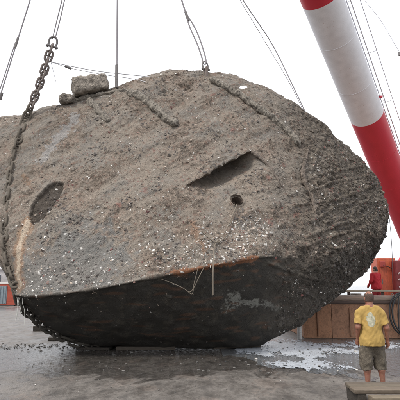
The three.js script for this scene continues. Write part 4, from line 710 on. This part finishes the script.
{
  const foot = G(374.5, 391);
  const J = { head: [0.0, 1.645, -0.015], turn: 0.12, neck: [0, 1.5, 0.02], chest: [0, 1.3, 0.0], waist: [0, 1.08, -0.02], pelvis: [0, 0.93, 0], belly: 0.045, hem: 0.79, leg: 0.37,
    shL: [-0.195, 1.385, 0.01], shR: [0.2, 1.37, 0.01], elL: [-0.248, 1.13, 0.045], elR: [0.272, 1.115, 0.06], wrL: [-0.235, 0.9, -0.07], wrR: [0.3, 0.88, -0.01], hiL: [-0.105, 0.9, 0], hiR: [0.105, 0.89, 0], knL: [-0.12, 0.5, -0.005], knR: [0.15, 0.49, -0.05], anL: [-0.115, 0.09, 0.02], anR: [0.175, 0.09, -0.02] };
  const { t, shirt, shirtF } = person('man in yellow shirt and khaki shorts seen from behind, standing by the plank step', [foot.x, 0, foot.z], J,
    { skin: [0.3, 0.14, 0.095], hair: [0.07, 0.045, 0.035], bald: true, shirt: [0.39, 0.255, 0.075], pants: [0.17, 0.145, 0.115], shoe: [0.05, 0.045, 0.04], pantsName: 'shorts', wide: 0.035 });
  t.scale.setScalar(0.975);
  // faded print on the back of the shirt
  const pos = [], colr = [], idx = [], nx = 40, ny = 66, ok = [];
  for (let j = 0; j <= ny; j++) for (let i = 0; i <= nx; i++) {
    const u = i / nx * 2 - 1, v = j / ny, x = -0.035 + u * 0.085, y = 1.13 + v * 0.28; let z = 0.3; for (let k = 0; k < 60 && z > -0.1; k++) { const d = shirtF(x, y, z); if (d < 0.004) break; z -= Math.max(0.0015, d * 0.6); }
    pos.push(x, y, z); const w = 0.92 * Math.sqrt(Math.max(0, 1 - (2 * v - 1) ** 2)) * (v > 0.7 ? 0.75 : 1), n = n3(u * 3, v * 6, 4); ok.push(Math.abs(u) < w + 0.12 * n && v > 0.02 && v < 0.97 );
    const b = sat(0.5 + 0.9 * n3(u * 2.2, v * 5, 8)); colr.push(mix(0.42, 0.3, b), mix(0.39, 0.3, b), mix(0.29, 0.22, b));
  }
  for (let j = 0; j < ny; j++) for (let i = 0; i < nx; i++) { const a = j * (nx + 1) + i; if (ok[a] && ok[a + 1] && ok[a + nx + 1] && ok[a + nx + 2]) idx.push(a, a + 1, a + nx + 1, a + 1, a + nx + 2, a + nx + 1); }
  const g = new THREE.BufferGeometry(); g.setAttribute('position', new THREE.Float32BufferAttribute(pos, 3)); g.setAttribute('color', new THREE.Float32BufferAttribute(colr, 3)); g.setIndex(idx); g.computeVertexNormals();
  const m = shade(new THREE.Mesh(g, new THREE.MeshStandardMaterial({ vertexColors: true, roughness: 0.9 }))); m.name = 'back_print'; m.userData.label = 'faded pale blue and white back print'; shirt.add(m);
}
{
  const q = P(376, 280, 20);
  const J = { head: [0.06, 1.6, -0.06], turn: -1.1, neck: [0.02, 1.46, -0.02], chest: [0, 1.27, -0.01], waist: [0, 1.06, 0], pelvis: [0, 0.92, 0], belly: 0.01, hem: 0.82, leg: 0.1,
    shL: [-0.19, 1.4, -0.01], shR: [0.19, 1.4, -0.01], elL: [-0.27, 1.13, -0.02], elR: [0.27, 1.13, -0.04], wrL: [-0.2, 0.95, -0.22], wrR: [0.2, 0.97, -0.24], hiL: [-0.1, 0.9, 0], hiR: [0.1, 0.9, 0], knL: [-0.12, 0.5, -0.02], knR: [0.12, 0.5, -0.02], anL: [-0.13, 0.09, 0.02], anR: [0.13, 0.09, 0.02] };
  const r = person('person in red work clothes standing on the barge beside the orange locker', [q.x, 0.87, q.z], J,
    { skin: [0.38, 0.2, 0.14], hair: [0.05, 0.04, 0.035], bald: false, shirt: [0.42, 0.02, 0.03], pants: [0.35, 0.025, 0.035], shoe: [0.04, 0.04, 0.04], pantsName: 'trousers', long: true, wide: 0.012 });
  r.t.rotation.y = 0.5;
}
renderer.render(scene, camera);
